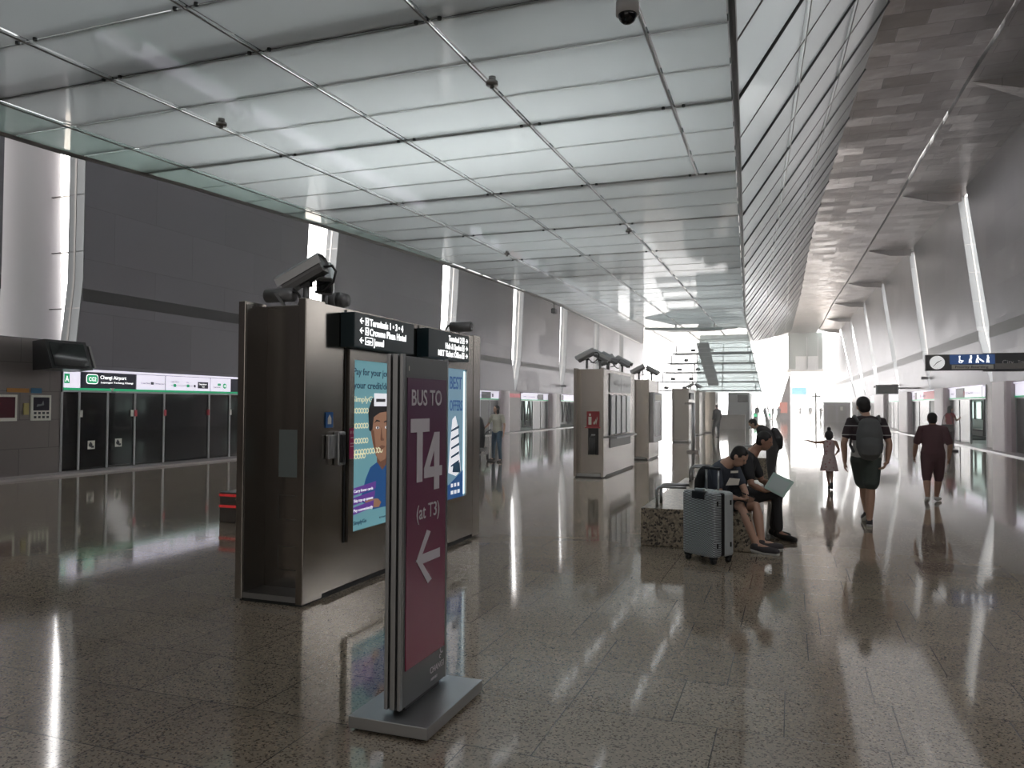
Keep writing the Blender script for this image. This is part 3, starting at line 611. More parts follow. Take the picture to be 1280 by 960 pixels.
P2.poly('poster_picture', M['shirtp'], [(0, 0), (1, 0), (1, .3), (.6, .16), (0, .26)], .013); P2.rects('poster_picture', M['whitep'], [(.66+.09*i, .72+.09*i, .05, .09) for i in range(3)] + [(.66+.09*i, .71+.09*i, .13, .17) for i in range(3)], .017)
# pink and blue stickers, wall intercom
M['pinkst'] = mat('magenta_sticker', (.4, .02, .12), .5); M['bluest'] = mat('blue_sticker', (.02, .12, .36), .5); M['palepink'] = mat('pale_print', (.7, .45, .5), .5)
G = Face((.361, 0, 0), (0, 1, 0), (0, 0, 1), K1)
G.rect('sticker', M['pinkst'], .615, .685, 1.14, 1.41); G.rects('sticker', M['palepink'], [(.625, .64, 1.36, 1.385), (.66, .675, 1.36, 1.385), (.63, .67, 1.32, 1.33), (.625, .675, 1.27, 1.28), (.625, .675, 1.245, 1.255)], .003)
FK.rect('sticker', M['bluest'], .29, .40, 1.42, 1.55); FK.poly('sticker', M['sticker'], [(.32, 1.45), (.37, 1.45), (.37, 1.5), (.345, 1.53), (.32, 1.5)], .003)
box('intercom', M['alu'], K1, .33, .37, .29, .42, 1.16, 1.36, .008); box('intercom_handset', M['black'], K1, .37, .40, .43, .50, 1.12, 1.36, .01)
bm = bmesh.new(); bx(bm, .33, .385, .415, .52, 1.10, 1.385, .01); obj('intercom_cradle', bm, M['alu'], K1)
FK.rects('panel_joint', M['darkline'], [(.575, .595, .42, 2.44)])
FK.rect('panel_joint', M['darkline'], 1.965, 1.985, .05, 2.44)
# lit direction signs
M['signbody'] = mat('dark_teal_sign', (.012, .03, .037), .3); 
def sign(lb, y0, y1):
    t = thing('direction_sign', lb, 'sign', (KX+.33, KY+y0, 2.11)); L = y1-y0
    box('sign_case', M['signbody'], t, 0, .14, 0, L, 0, .30, .006); return t, Face((.142, 0, 0), (0, 1, 0), (0, 0, 1), t), L
t, f, L = sign('left lit direction sign for terminals, hotel and mall with arrows pointing left', .50, 1.60)
def boxed_icon(f, x, y, h, kind):
    wd = h*(1.9 if kind == 'mall' else .8)
    f.rects('pictogram', M['letter'], [(x, x+wd, y, y+.008), (x, x+wd, y+h-.008, y+h), (x, x+.008, y, y+h), (x+wd-.008, x+wd, y, y+h)])
    if kind == 'plane': f.polys('pictogram', M['letter'], [[(x+wd*.45, y+.015), (x+wd*.55, y+.015), (x+wd*.55, y+h-.015), (x+wd*.45, y+h-.015)], [(x+.014, y+h*.4), (x+wd-.014, y+h*.4), (x+wd*.5, y+h*.62)]])
    if kind == 'bed': f.rects('pictogram', M['letter'], [(x+.012, x+wd-.012, y+h*.3, y+h*.45), (x+.014, x+.03, y+h*.5, y+h*.7)])
    if kind == 'mall': f.disc('pictogram', M['letter'], x+wd*.5, y+h*.42, wd*.32, h*.2)
for i, (s, k_, wd) in enumerate((('Terminals 1 • 3 • 4', 'plane', .62), ('Crowne Plaza Hotel', 'bed', .68), ('Jewel', 'mall', .18))):
    y = .205-.085*i; f.arrow(M['letter'], .115, y+.028, .062, -1, 'arrow', .17)
    boxed_icon(f, .175, y-.006, .068, k_); f.text(s, .25 + (.07 if k_ == 'mall' else 0), y-.004, .062, M['letter'], w=wd, bold=.028)
t, f, L = sign('right lit direction sign for terminal, bar and ticket office with arrows pointing right', 1.93, 2.98)
for i, (s, k_, wd) in enumerate((('Terminal 2', 'plane', .34), ('Hub & Spoke', 'bed', .42), ('MRT Ticket Office', 'bed', .60))):
    y = .205-.085*i; f.arrow(M['letter'], L-.075, y+.028, .062, 1, 'arrow', .17)
    boxed_icon(f, L-.2, y-.006, .068, k_); f.text(s, L-.225, y-.004, .062, M['letter'], align='RIGHT', w=wd, bold=.025)
# cctv cameras
def cctv(lb, loc, rz, tilt, group='cctv cameras on the kiosks', sc=1.0, post=.14):
    t = thing('cctv_camera', lb, 'security camera', loc, rz, group); t.scale = (sc,)*3
    rod('camera_post', M['housing'], t, [(0, 0, 0), (0, 0, post)], .028, 12)
    box('camera_bracket', M['black'], t, -.045, .045, -.03, .03, post-.005, post+.04)
    R_ = Matrix.Translation((0, 0, post+.05)) @ Matrix.Rotation(tilt, 4, 'Y')
    bm = bmesh.new(); prism(bm, [(-.2, -.06, -.02), (-.2, .06, -.02), (-.2, .075, .02), (-.2, .075, .11), (-.2, .045, .13), (-.2, -.045, .13), (-.2, -.075, .11), (-.2, -.075, .02)], (.40, 0, 0))
    bmesh.ops.transform(bm, matrix=R_, verts=bm.verts); obj('camera_housing', bm, M['housing'], t)
    bm = bmesh.new(); prism(bm, [(-.235, -.088, .05), (-.235, -.088, .122), (-.235, -.05, .152), (-.235, .05, .152), (-.235, .088, .122), (-.235, .088, .05), (-.235, .08, .05), (-.235, .078, .118), (-.235, .047, .142), (-.235, -.047, .142), (-.235, -.078, .118), (-.235, -.08, .05)], (.455, 0, 0))
    bmesh.ops.transform(bm, matrix=R_, verts=bm.verts); obj('sun_shield', bm, M['alu'], t)
    bm = bmesh.new(); bx(bm, -.206, -.198, -.055, .055, .0, .105); bmesh.ops.transform(bm, matrix=R_, verts=bm.verts); obj('lens_window', bm, M['blackglass'], t)
    c = [R_ @ Vector(p) for p in ((.2, 0, .03), (.27, 0, .0), (.28, 0, -.06), (.22, 0, -.13), (.1, 0, -.16), (.03, 0, -.13))]
    rod('cable_loop', M['black'], t, c, .012, 8); return t
KT = 2.46
c1 = cctv('long cctv camera tilted down to the left on the near kiosk top', (KX-.02, KY+.5, KT), math.radians(8), math.radians(-27), post=.19)
dup(c1, (KX-.02, KY+.78, KT), math.radians(124), 'cctv camera seen from its dark front window beside the round speaker')
def cyl_cam(lb, loc, rz):
    t = thing('cctv_camera', lb, 'security camera', loc, rz, 'cctv cameras on the kiosks')
    bm = bmesh.new(); tube(bm, [(-.15, 0, .11), (.12, 0, .11)], .062, 20); obj('camera_housing', bm, M['housing'], t, True)
    bm = bmesh.new(); prism(bm, [(-.03, -.07, .12), (0, -.07, .12), (.10, -.07, 0), (.07, -.07, 0)], (0, .012, 0)); obj('camera_bracket', bm, M['alu'], t)
    bm = bmesh.new(); tube(bm, [(-.155, 0, .11), (-.149, 0, .11)], .05, 18); obj('lens_window', bm, M['blackglass'], t)
    rod('cable_loop', M['black'], t, arc((.12, 0, .06), .075, PI*.55, -PI*.45, 10), .012, 8); return t
c3 = cyl_cam('short cylindrical cctv camera low at the left corner of the near kiosk top', (KX-.22, KY+.42, KT), 0)
dup(c3, (KX+.17, KY+3.4, KT), PI, 'single cylindrical cctv camera on the far end of the near kiosk')
t = thing('loudspeaker', 'round dark horn speaker on the near kiosk top', 'loudspeaker', (KX-.1, KY+1.15, KT))
bm = bmesh.new(); tube(bm, [(-.12, 0, .15), (-.1, 0, .15)], .05, 20, True, .075); tube(bm, [(-.1, 0, .15), (.0, 0, .15)], .078, 20, True, .085); tube(bm, [(0, 0, .15), (.09, 0, .15)], .085, 20, True, .06)
obj('speaker_body', bm, M['housing'], t, True); rod('speaker_post', M['housing'], t, [(.03, 0, 0), (.03, 0, .09)], .02, 10)
# ------------------------------------------------------------------ bus sign
T = thing('bus_sign', 'free-standing aluminium pylon sign reading bus to T4 on a flat base', 'sign stand', (-1.86, 3.7, 0))
box('base_plate', M['alu'], T, -.215, .22, -.35, .35, .015, .075, .004); box('base_foot', M['black'], T, -.19, .19, -.32, .32, 0, .02)
bm = bmesh.new(); bx(bm, -.05, .03, -.24, .26, .10, 1.865, .003); obj('sign_panel', bm, mat('grey_sign_face', (.16, .165, .17), .35, .5), T)
for xx, w_ in ((-.065, .022), (-.033, .03), (.008, .02)):
    box('edge_profile', M['alu'], T, xx, xx+w_, -.265, -.235, .095, 1.875, .004); box('edge_profile', M['alu'], T, xx, xx+w_, .255, .28, .095, 1.875, .004)
box('shoe', M['black'], T, -.045, .02, -.2, .2, .07, .105)
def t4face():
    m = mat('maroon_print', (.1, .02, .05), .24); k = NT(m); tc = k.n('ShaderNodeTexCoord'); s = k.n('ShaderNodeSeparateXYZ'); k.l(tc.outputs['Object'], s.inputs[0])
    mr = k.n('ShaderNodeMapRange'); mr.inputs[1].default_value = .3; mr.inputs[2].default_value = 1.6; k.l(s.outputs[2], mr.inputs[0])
    cr = k.n('ShaderNodeValToRGB'); e = cr.color_ramp.elements; e[0].color = (.24, .025, .065, 1); e[1].color = (.13, .055, .11, 1); k.l(mr.outputs[0], cr.inputs[0]); k.l(cr.outputs[0], k.p.inputs['Base Color']); return m  # print gradient; its purple top also has a reflection painted in
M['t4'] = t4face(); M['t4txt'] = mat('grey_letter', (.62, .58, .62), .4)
FT = Face((.031, -.24, 0), (0, 1, 0), (0, 0, 1), T)
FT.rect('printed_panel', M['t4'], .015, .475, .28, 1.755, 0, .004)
FT.text('BUS TO', .055, 1.615, .082, M['t4txt'], w=.355, bold=.015, d=.005)
FT.rects('lettering', M['t4txt'], [(.045, .26, 1.475, 1.545), (.115, .18, 1.215, 1.475)], .005)
FT.polys('lettering', M['t4txt'], [[(.20, 1.23), (.42, 1.23), (.42, 1.285), (.20, 1.285)], [(.32, 1.16), (.385, 1.16), (.385, 1.47), (.32, 1.47)], [(.20, 1.285), (.265, 1.285), (.375, 1.47), (.32, 1.47)]], .005)
FT.text('(at T3)', .12, 1.02, .075, M['t4txt'], w=.27, bold=.004, d=.005)
FT.polys('lettering', M['t4txt'], [[(.12, .82), (.275, .93), (.275, .985), (.12, .865)] if False else [(.115, .805), (.16, .805), (.285, .94), (.24, .955)], [(.115, .815), (.16, .815), (.30, .685), (.255, .67)], [(.14, .785), (.40, .785), (.40, .835), (.14, .835)]], .005)
FT.text('CHANGI', .30, .175, .033, M['t4txt'], w=.17, bold=.01, d=.001); FT.text('AIRPORT', .31, .135, .014, M['t4txt'], w=.08, d=.001)
bm = bmesh.new()
for i in range(10): 
    a, b = PI*.1+1.6*PI*i/10, PI*.1+1.6*PI*(i+1)/10
    for r0, r1, cx, cz in ((.016, .024, .445, .27), (.007, .012, .425, .235)): prism(bm, [FT.p(cx+r*math.cos(q_), cz+r*math.sin(q_), .001) for r, q_ in ((r1, a), (r1, b), (r0, b), (r0, a))], FT.n*.002)
obj('emblem', bm, M['t4txt'], T)
FT.rect('latch', M['sticker'], .03, .036, 1.79, 1.815, 0)
# ------------------------------------------------------------------ further kiosks
K2 = kiosk_shell('information_kiosk', 'second steel kiosk with a red extinguisher sign and map panels', -4.62, -3.93, 16.75, 20.3, 2.44, rec=.2)
f = Face((-.345, .2-.001, 0), (1, 0, 0), (0, 0, 1), K2)
M['red'] = mat('signal_red', (.36, .02, .03), .45)
s_ = thing('extinguisher_sign', 'red fire extinguisher sign on the front of the second kiosk', 'sign', (-4.62+.345+-.345, 16.95, 0))
f = Face((0, -.002, 0), (1, 0, 0), (0, 0, 1), s_)
f.rect('sign_plate', M['red'], .26, .55, 1.13, 1.48, .0, .015); f.rects('pictogram', M['sticker'], [(.30, .37, 1.18, 1.36), (.315, .355, 1.38, 1.43)], .016)
for i in range(3): f.poly('pictogram', M['sticker'], [(.42+.03*i, 1.18), (.45+.03*i, 1.22+.05*i), (.44+.03*i, 1.27+.05*i), (.41+.03*i, 1.22)], .016)
f = Face((-.345, .199, 0), (1, 0, 0), (0, 0, 1), K2)
f.rect('extinguisher_niche', M['black'], .29, .53, .5, 1.1, 0, .003); f.rect('niche_lip', M['redst'], .22, .58, 1.105, 1.125, 0, .03)
e_ = thing('fire_extinguisher', 'fire extinguisher in the niche below the red sign on the second kiosk', 'fire extinguisher', (-4.22, 16.87, .51))
bm = bmesh.new(); tube(bm, [(0, 0, 0), (0, 0, .38)], .065, 16); tube(bm, [(0, 0, .38), (0, 0, .43)], .06, 16, True, .02); obj('cylinder_body', bm, mat('dark_extinguisher', (.05, .05, .05), .35), e_, True)
box('valve_handle', M['alu'], e_, -.015, .07, -.012, .012, .43, .46); rod('hose', M['black'], e_, [(.02, 0, .44), (.09, 0, .4), (.085, 0, .2), (.07, 0, .1)], .01, 8)
FS2 = Face((.346, 0, 0), (0, 1, 0), (0, 0, 1), K2)
M['map'] = mat('map_print', (.52, .54, .53), .25); M['mapline'] = mat('map_lines', (.25, .27, .27), .4); M['palestrip'] = mat('pale_glass', (.46, .5, .51), .15)
FS2.rect('map_panel', M['map'], .6, 3.0, 1.92, 2.36, 0, .015)
FS2.polys('map_line', M['mapline'], [[(.75+.35*i, 2.08+.03*math.sin(i*2)), (1.05+.35*i, 2.12+.03*math.sin(i*3)), (1.05+.35*i, 2.16+.03*math.sin(i*3)), (.75+.35*i, 2.14+.03*math.sin(i*2))] for i in range(6)], .016)
FS2.rects('map_line', M['mapline'], [(.62, 2.98, 1.99, 2.0), (1.78, 1.8, 1.93, 2.35)], .016)
for i in range(4):
    x = .66+.59*i; FS2.rect('display_panel', M['palestrip'], x, x+.42, .95, 1.86, 0, .03); FS2.rect('display_slot', M['black'], x-.1, x, .93, 1.88, 0, .01)
box('shelf', M['alu'], K2, .346, .52, .6, 3.0, .86, .9, .004); FS2.rect('shelf_recess', M['black'], .62, 3.0, .64, .85, 0, .01)
K3 = kiosk_shell('information_kiosk', 'third steel kiosk with a framed case on its side', -4.48, -3.98, 22.8, 24.6, 2.39, rec=.15)
box('display_case', M['alu'], K3, .25, .37, .1, 1.7, .52, 2.02, .01); box('case_glass', M['greyglass'], K3, .37, .375, .35, 1.5, .7, 1.75); box('case_notice', M['sticker'], K3, .375, .38, .35, 1.5, 1.78, 1.95)
K4 = kiosk_shell('information_kiosk', 'fourth steel kiosk standing alone beside the thin pole', -5.0, -4.27, 34.5, 37.0, 2.38, rec=.15)
for xx in (-.42, .36): box('sign_end', M['black'], K4, xx, xx+.06, .3, 1.6, 1.9, 2.2)
K5 = kiosk_shell('information_kiosk', 'fifth steel kiosk with small icons on its front, far along the platform', -5.62, -4.75, 43.0, 46.0, 2.45, rec=.1)
f = Face((-.435, .095, 0), (1, 0, 0), (0, 0, 1), K5); f.rects('pictogram', M['steeld'], [(.25, .4, 1.3, 1.5), (.45, .6, 1.3, 1.5), (.3, .55, .95, 1.2), (.35, .5, .6, .8)])
K6 = kiosk_shell('information_kiosk', 'smallest, furthest steel kiosk before the escalator block', -5.0, -4.3, 47.4, 49.4, 2.45, rec=.1)
for kx, ky, L_, zt, nm in ((-4.275, 16.75, 3.5, 2.455, 'second'), (-4.23, 22.8, 1.8, 2.405, 'third'), (-5.2, 43.5, 3, 2.465, 'fifth')):
    spec = {'second': [(.25, 0, -27, 'first'), (.6, PI, 27, 'second'), (1.5, PI*.95, 20, 'third'), (2.3, 0, -20, 'fourth'), (3.1, PI*.9, 20, 'fifth')], 'third': [(.3, 0, -27, 'first'), (1.2, PI, 30, 'second')], 'fifth': [(.4, 0, -20, 'first'), (1.6, PI, 20, 'second')]}[nm]
    for dy, rz, tl, od in spec:
        dup(c1, (kx+(.12 if rz else -.1), ky+dy, zt), rz + .1, od + ' cctv camera from the near end on the %s kiosk' % nm)
# ------------------------------------------------------------------ benches, bins, poles
M['granite'] = mat('speckled_granite', (.17, .14, .10), .28); k = NT(M['granite']); tc = k.n('ShaderNodeTexCoord'); vo = k.n('ShaderNodeTexVoronoi'); vo.inputs['Scale'].default_value = 45; k.l(tc.outputs['Object'], vo.inputs['Vector'])
sp = k.n('ShaderNodeSeparateColor'); k.l(vo.outputs['Color'], sp.inputs[0]); cr = k.n('ShaderNodeValToRGB'); e = cr.color_ramp.elements; e[0].position = .12; e[0].color = (.025, .02, .016, 1); e[1].position = .3; e[1].color = (.15, .12, .085, 1); e2 = e.new(.9); e2.color = (.3, .25, .18, 1)
k.l(sp.outputs[0], cr.inputs[0]); k.l(cr.outputs[0], k.p.inputs['Base Color'])
b_ = thing('granite_bench', 'long speckled granite bench in the middle of the hall, men sitting on its right side', 'bench', (-1.04, 8.93, 0))
box('bench_block', M['granite'], b_, -.615, .615, 0, 4.0, 0, .435, .012)
def armrest(lb, loc):
    t = thing('bench_armrest', lb, 'armrest', loc, 0, 'steel armrests on the granite bench')
    for yy in (0, .3):
        rod('armrest_loop', M['alu'], t, [(0, yy, 0), (0, yy, .17)] + arc((.06, yy, .17), .06, PI, PI/2, 6) + [(.34, yy, .23)], .018, 10)
    rod('armrest_loop', M['alu'], t, [(.34, 0, .23)] + arc((.34, .15, .23), .15, -PI/2, PI/2, 12, (1, 0, 0), (0, 1, 0)) + [(.34, .3, .23)], .018, 10); return t
a_ = armrest('bent steel armrest hoop at the near end of the granite bench', (-1.5, 9.15, .435)); dup(a_, (-1.5, 12.3, .435), 0, 'bent steel armrest hoop at the far end of the granite bench')
b2 = thing('granite_bench', 'second granite bench further back behind the seated men', 'bench', (-.8, 17.5, 0)); box('bench_block', M['granite'], b2, -.44, .44, 0, 3.0, 0, .5, .01)
dup(a_, (-1.05, 17.9, .5), 0, 'shiny armrest hoop on the further granite bench')
t = thing('pole_stand', 'thin steel pole on a flat foot between third and fourth kiosk', 'pole', (-3.25, 27.5, 0)); box('foot_plate', M['steeld'], t, -.2, .2, -.2, .2, 0, .06); rod('pole', M['alu'], t, [(0, 0, .06), (0, 0, 1.72)], .06, 12); box('pole_arm', M['steeld'], t, -.28, .0, -.03, .03, 1.66, 1.74)
t = thing('litter_box', 'low grey box with two red bands behind the near kiosk', 'box', (-7.1, 8.75, 0)); box('box_body', M['steeld'], t, -.26, .26, -.2, .2, 0, .41, .01)
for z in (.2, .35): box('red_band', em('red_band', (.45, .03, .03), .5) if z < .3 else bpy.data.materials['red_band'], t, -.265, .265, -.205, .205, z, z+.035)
# hanging signs on the right
M['blues'] = em('blue_sign', (.02, .06, .18), .8); M['greysign'] = mat('grey_sign_case', (.1, .1, .105), .45); M['clockw'] = em('clock_face', (.8, .8, .8), .8)
h = thing('clock_sign', 'hanging sign with a round clock and blue priority boarding panel', 'sign', (3.0, 20, 2.46))
box('sign_case', M['greysign'], h, -.08, 1.32, 0, .16, 0, .37, .01)
f = Face((-.08, -.002, 0), (1, 0, 0), (0, 0, 1), h)
f.disc('clock_face', M['clockw'], .235, .185, .155, .155, 0, .006, 40)
f.rects('clock_hand', M['stickblk'], [(.233, .237, .31, .33), (.233, .237, .04, .06), (.36, .38, .183, .187), (.09, .11, .183, .187)], .007)
f.polys('clock_hand', M['stickblk'], [[(.225, .19), (.235, .175), (.325, .235), (.32, .243)], [(.23, .195), (.243, .185), (.15, .085), (.145, .09)]], .009)
f.rect('blue_panel', M['blues'], .49, 1.39, .14, .36); f.rect('text_panel', M['sticker'], .53, 1.36, .03, .125)
f.text('Priority Boarding', .6, .052, .05, M['stickblk'], w=.66, bold=.01, d=.003)
def man(x, lean=0, ch=0):
    f.disc('pictogram', M['letter'], x+lean*.05, .325, .018, .018, .004, .002, 12); f.polys('pictogram', M['letter'], [[(x-.02, .24), (x+.02, .24), (x+.03+lean*.05, .3), (x-.01+lean*.05, .3)], [(x-.03, .17), (x-.01, .17), (x+.005, .24), (x-.02, .24)], [(x+.01, .17), (x+.035, .17), (x+.02, .24), (x, .24)]], .004)
man(.9, .3); man(1.04, .2); man(1.25); f.disc('pictogram', M['letter'], .71, .2, .04, .035, .004); f.disc('pictogram', M['blues'], .71, .2, .025, .022, .007); f.polys('pictogram', M['letter'], [[(.68, .22), (.7, .22), (.70, .29), (.68, .29)], [(.70, .21), (.77, .21), (.77, .225), (.70, .225)]], .009); f.disc('pictogram', M['letter'], .69, .315, .017, .017, .004); f.poly('pictogram', M['letter'], [(1.08, .24), (1.16, .18), (1.18, .2), (1.09, .27)], .006)

h2 = thing('hanging_sign', 'dark platform sign with faint white text at the right picture edge', 'sign', (4.42, 21.2, 2.5))
box('sign_case', mat('dark_sign_case', (.03, .035, .045), .4), h2, -.1, 1.6, 0, .16, -.02, .42, .01); f = Face((-.1, -.002, 0), (1, 0, 0), (0, 0, 1), h2)
f.text('A', .12, .12, .16, M['greytxt2'] if 'greytxt2' in M else M['t4txt'], bold=.01); f.text('City', .4, .15, .1, M['t4txt']); f.text('Train doors', .72, .17, .07, M['t4txt'], w=.4)
st_ = thing('sign_gantry', 'steel post and arm carrying the two platform signs on the right', 'gantry', (5.75, 20.75, 0))
rod('post', M['steeld'], st_, [(0, 0, 0), (0, 0, 2.95)], .07, 12); box('arm', M['steeld'], st_, -2.7, .06, -.56, -.50, 2.50, 2.62); box('arm', M['steeld'], st_, -1.3, .06, .62, .68, 2.6, 2.7); box('cross_arm', M['steeld'], st_, -.06, .06, -.56, .68, 2.5, 2.7)
h3 = thing('hanging_monitor', 'dark hanging screen over the far right platform above the backpack man', 'monitor', (5.27, 50, 2.36)); box('monitor_housing', M['greysign'], h3, -.6, .6, 0, .2, 0, .56, .02); box('screen', M['blackglass'], h3, -.52, .52, -.012, 0, .06, .5); box('support', M['steeld'], h3, .6, 1.75, .05, .15, .3, .4)
# wall cameras / brackets on the slits' lower part
for i, (x, y, z) in enumerate(((6.95, 47.2, 3.2), (6.7, 58.0, 3.1), (6.45, 67.6, 3.2), (LX+.35, 53.2, 3.0))):
    t = thing('wall_bracket', ('bracket camera on the right wall left of the clock sign', 'bracket camera on the right wall second beyond the clock sign', 'bracket camera furthest along the right wall', 'bracket camera on the left wall above the open doors')[i], 'camera', (x, y, z)); s = -1 if x < 0 else 1
    rod('bracket_arm', M['steeld'], t, [(0, 0, 0), (s*.45, 0, 0), (s*.45, 0, .25)], .03, 6); box('camera_housing', M['housing'], t, -.3, .05, -.1, .1, -.08, .08, .02)
# ceiling dome camera and small hanging camera on the bridge edge
t = thing('dome_camera', 'white dome camera hanging at the top of the picture under the glass ceiling', 'security camera', (-1.78, 8.76, 6.22))
bm = bmesh.new(); tube(bm, [(0, 0, -.05), (0, 0, .1)], .135, 28); obj('dome_ring', bm, M['white'], t, True)
bm = bmesh.new(); bmesh.ops.create_uvsphere(bm, u_segments=24, v_segments=12, radius=.11); bmesh.ops.translate(bm, vec=(0, 0, -.05), verts=bm.verts); obj('dome', bm, M['blackglass'], t, True)
t = thing('dome_camera', 'dark camera at the upper left picture edge below the glass ceiling', 'security camera', (-12.1, 8.28, 6.05)); bm = bmesh.new(); tube(bm, [(0, 0, -.1), (0, 0, .3)], .16, 20); obj('dome_ring', bm, M['black'], t, True)
bm = bmesh.new(); bmesh.ops.create_uvsphere(bm, u_segments=20, v_segments=10, radius=.14); bmesh.ops.translate(bm, vec=(0, 0, -.1), verts=bm.verts); obj('dome', bm, M['blackglass'], t, True)
t = thing('edge_camera', 'small camera hanging from the left edge of the glass bridge above the third slit', 'security camera', (-10.32, 34.0, 6.0)); rod('camera_stem', M['steeld'], t, [(0, 0, .42), (0, 0, .05)], .03, 6); box('camera_housing', M['black'], t, -.1, .1, -.2, .2, -.15, .08, .03)
# ------------------------------------------------------------------ far end
M['palesteel'] = mat('pale_steel', (.6, .62, .63), .4, .2); M['facglass'] = mat('facade_glass', (.32, .36, .36), .08, .3, spec=.9); M['facwhite'] = mat('facade_white', (.8, .82, .83), .5)
E_ = thing('escalator_block', 'glazed escalator block with stacked landings under the far end of the bridge', 'escalator', (0, 50.5, 0))
def trap(z): return (interp([(0, -1.2), (6.3, -2.6)], z), interp([(0, -9.2), (2.6, -8.9), (6.3, -7.6)], z))
for i, z in enumerate([2.6, 3.2, 3.85, 4.5, 5.2]):
    r_, l_ = trap(z); box('landing_slab', M['facwhite'], E_, l_+.2, r_-.05, 1.0+i*.5, 3.0+i*.5, z, z+.045)
    for j in range(4):
        x = l_+.5+j*(r_-l_-.9)/3.0; box('column', M['palesteel'], E_, x-.03, x+.03, 1.2+i*.5, 1.3+i*.5, z+.045, z+.6)
    for j, dx in enumerate((.9, 2.1)): box('sign_block', M['greyglass'], E_, l_+dx+i*.15, l_+dx+.3+i*.15, 1.1+i*.5, 1.25+i*.5, z+.12, z+.3)
bm = bmesh.new(); r0, l0 = trap(0); r1, l1 = trap(6.3); prism(bm, [(r0, 0, 0), (r0-.2, 10, 0), (r1-.2, 10, 6.3), (r1, 0, 6.3)], (-.06, 0, 0)); obj('side_glazing', bm, M['paleglass'], E_)
bm = bmesh.new(); prism(bm, [(-5.9, .6, 2.5), (trap(2.5)[0]-.05, .6, 2.5), (trap(6.2)[0]-.05, .6, 6.2), (-5.6, .6, 6.2)], (0, .06, 0)); obj('front_glazing', bm, M['paleglass'], E_)
bm = bmesh.new()
for i in range(13):
    z = 2.55+.28*i; r_, l_ = trap(z); bx(bm, -5.8, r_-.05, .52, .57, z, z+.03)
obj('glazing_bars', bm, M['alu'], E_)
for s in (.6,):
    bm = bmesh.new(); prism(bm, [(-5.6-s, 12, 3.2), (-5.6-s, 4, 5.8), (-5.6-s, 4, 6.0), (-5.6-s, 12, 3.4)], (.8, 0, 0)); obj('escalator_flight', bm, M['facwhite'], E_)
box('ground_core', M['palesteel'], E_, -4.4, -2.9, 8, 12, 0, 2.6); box('ground_counter', M['steeld'], E_, -4.9, -3.1, 6, 6.6, 0, 1.0); box('ground_screen', M['black'], E_, -3.6, -2.9, 6, 6.2, 1.9, 2.4)
# faceted canopy under the bridge end
bm = bmesh.new(); c_ = [(-8.0, 44.5, 6.02), (-6.2, 43.6, 5.85), (-3.6, 43.8, 5.85), (-2.9, 45.2, 6.02), (-4.5, 47.5, 6.12), (-6.8, 47.5, 6.12)]; prism(bm, c_, (0, 0, .12))
canopy_ = tag(obj('canopy', bm, mat('grey_green_canopy', (.32, .38, .37), .4)), 'grey green faceted canopy under the far end of the glass ceiling', 'canopy')
for x_, y_ in ((-6.4, 45.6), (-4.2, 45.6)): rod('canopy_hanger', M['steeld'], canopy_, [(x_, y_, 6.1), (x_, y_, 6.44)], .03, 8)
# end balcony box, its base wall, end wall pieces
bl = thing('glass_balcony', 'greenish glazed room hanging high at the bright end of the hall', 'balcony', (0, 108, 0))
box('room_shell', mat('greenish_wall', (.3, .36, .34), .3), bl, -.4, 3.8, 0, 4, 6.5, 11.295); box('room_floor', M['facwhite'], bl, -.6, 3.9, -.5, 4, 6.2, 6.5)
for x in (.5, 2.0): box('door_panel', M['facwhite'], bl, x, x+1.3, -.06, 0, 6.5, 8.2)
for x in (-.42, 1.85, 3.2, 3.75): box('mullion', M['palesteel'], bl, x, x+.08, -.1, 0, 6.5, 10.7)
bm = bmesh.new(); prism(bm, [(-1.9, 100, 0), (-.15, 100, 0), (-.15, 100, 6.0)], (0, .5, 0)); struct(obj('wall_end', bm, M['lowwall']))
o_ = box('advert_column', em('orange_advert', (.55, .12, .06), .9), None, -1.45, -.5, 99.5, 99.9, .8, 2.1); tag(o_, 'small orange lit panel before the grey slanted wall at the far end', 'panel')
o_ = box('banner', em('cyan_banner', (.2, .65, .8), 1.0), None, 0, 1.9, 112, 112.1, 3.2, 4.2); tag(o_, 'pale cyan banner hanging in the white far end', 'banner')
for x_ in (.2, 1.7): rod('banner_cord', M['palesteel'], o_, [(x_, 112.05, 4.2), (x_, 112.05, 11.3)], .02, 6)
gh = thing('gatehouse', 'grey box building with two doors at the end of the right platform', 'building', (4.35, 88, 0))
box('gatehouse_wall', mat('grey_lilac_wall', (.3, .28, .3), .5), gh, -1.15, 1.45, 0, 3, 0, 2.0); box('roof', M['steeld'], gh, -1.25, 1.6, -.1, 3.1, 2.0, 2.08)
for x in (-.75, .25): box('door', M['steeld'], gh, x, x+.75, -.05, 0, .05, 1.75)
box('notice', M['sticker'], gh, .45, .7, -.07, -.05, 1.2, 1.6)
t = thing('sign_pole', 'tall thin dark pole left of the grey gatehouse', 'pole', (2.35, 86, 0)); rod('pole', M['steeld'], t, [(0, 0, 0), (0, 0, 3.1)], .09, 8); box('pole_arm', M['steeld'], t, -.4, .5, -.05, .05, 2.6, 2.75)
dr = thing('end_doorway', 'pale framed doorway far away in the white end of the hall', 'doorway', (1.95, 130, 0)); 
bm = bmesh.new(); bx(bm, -1.1, -.9, 0, .3, 0, 2.1); bx(bm, .9, 1.1, 0, .3, 0, 2.1); bx(bm, -1.1, 1.1, 0, .3, 1.9, 2.2); obj('door_frame', bm, mat('pinkish_frame', (.5, .42, .4), .5), dr)
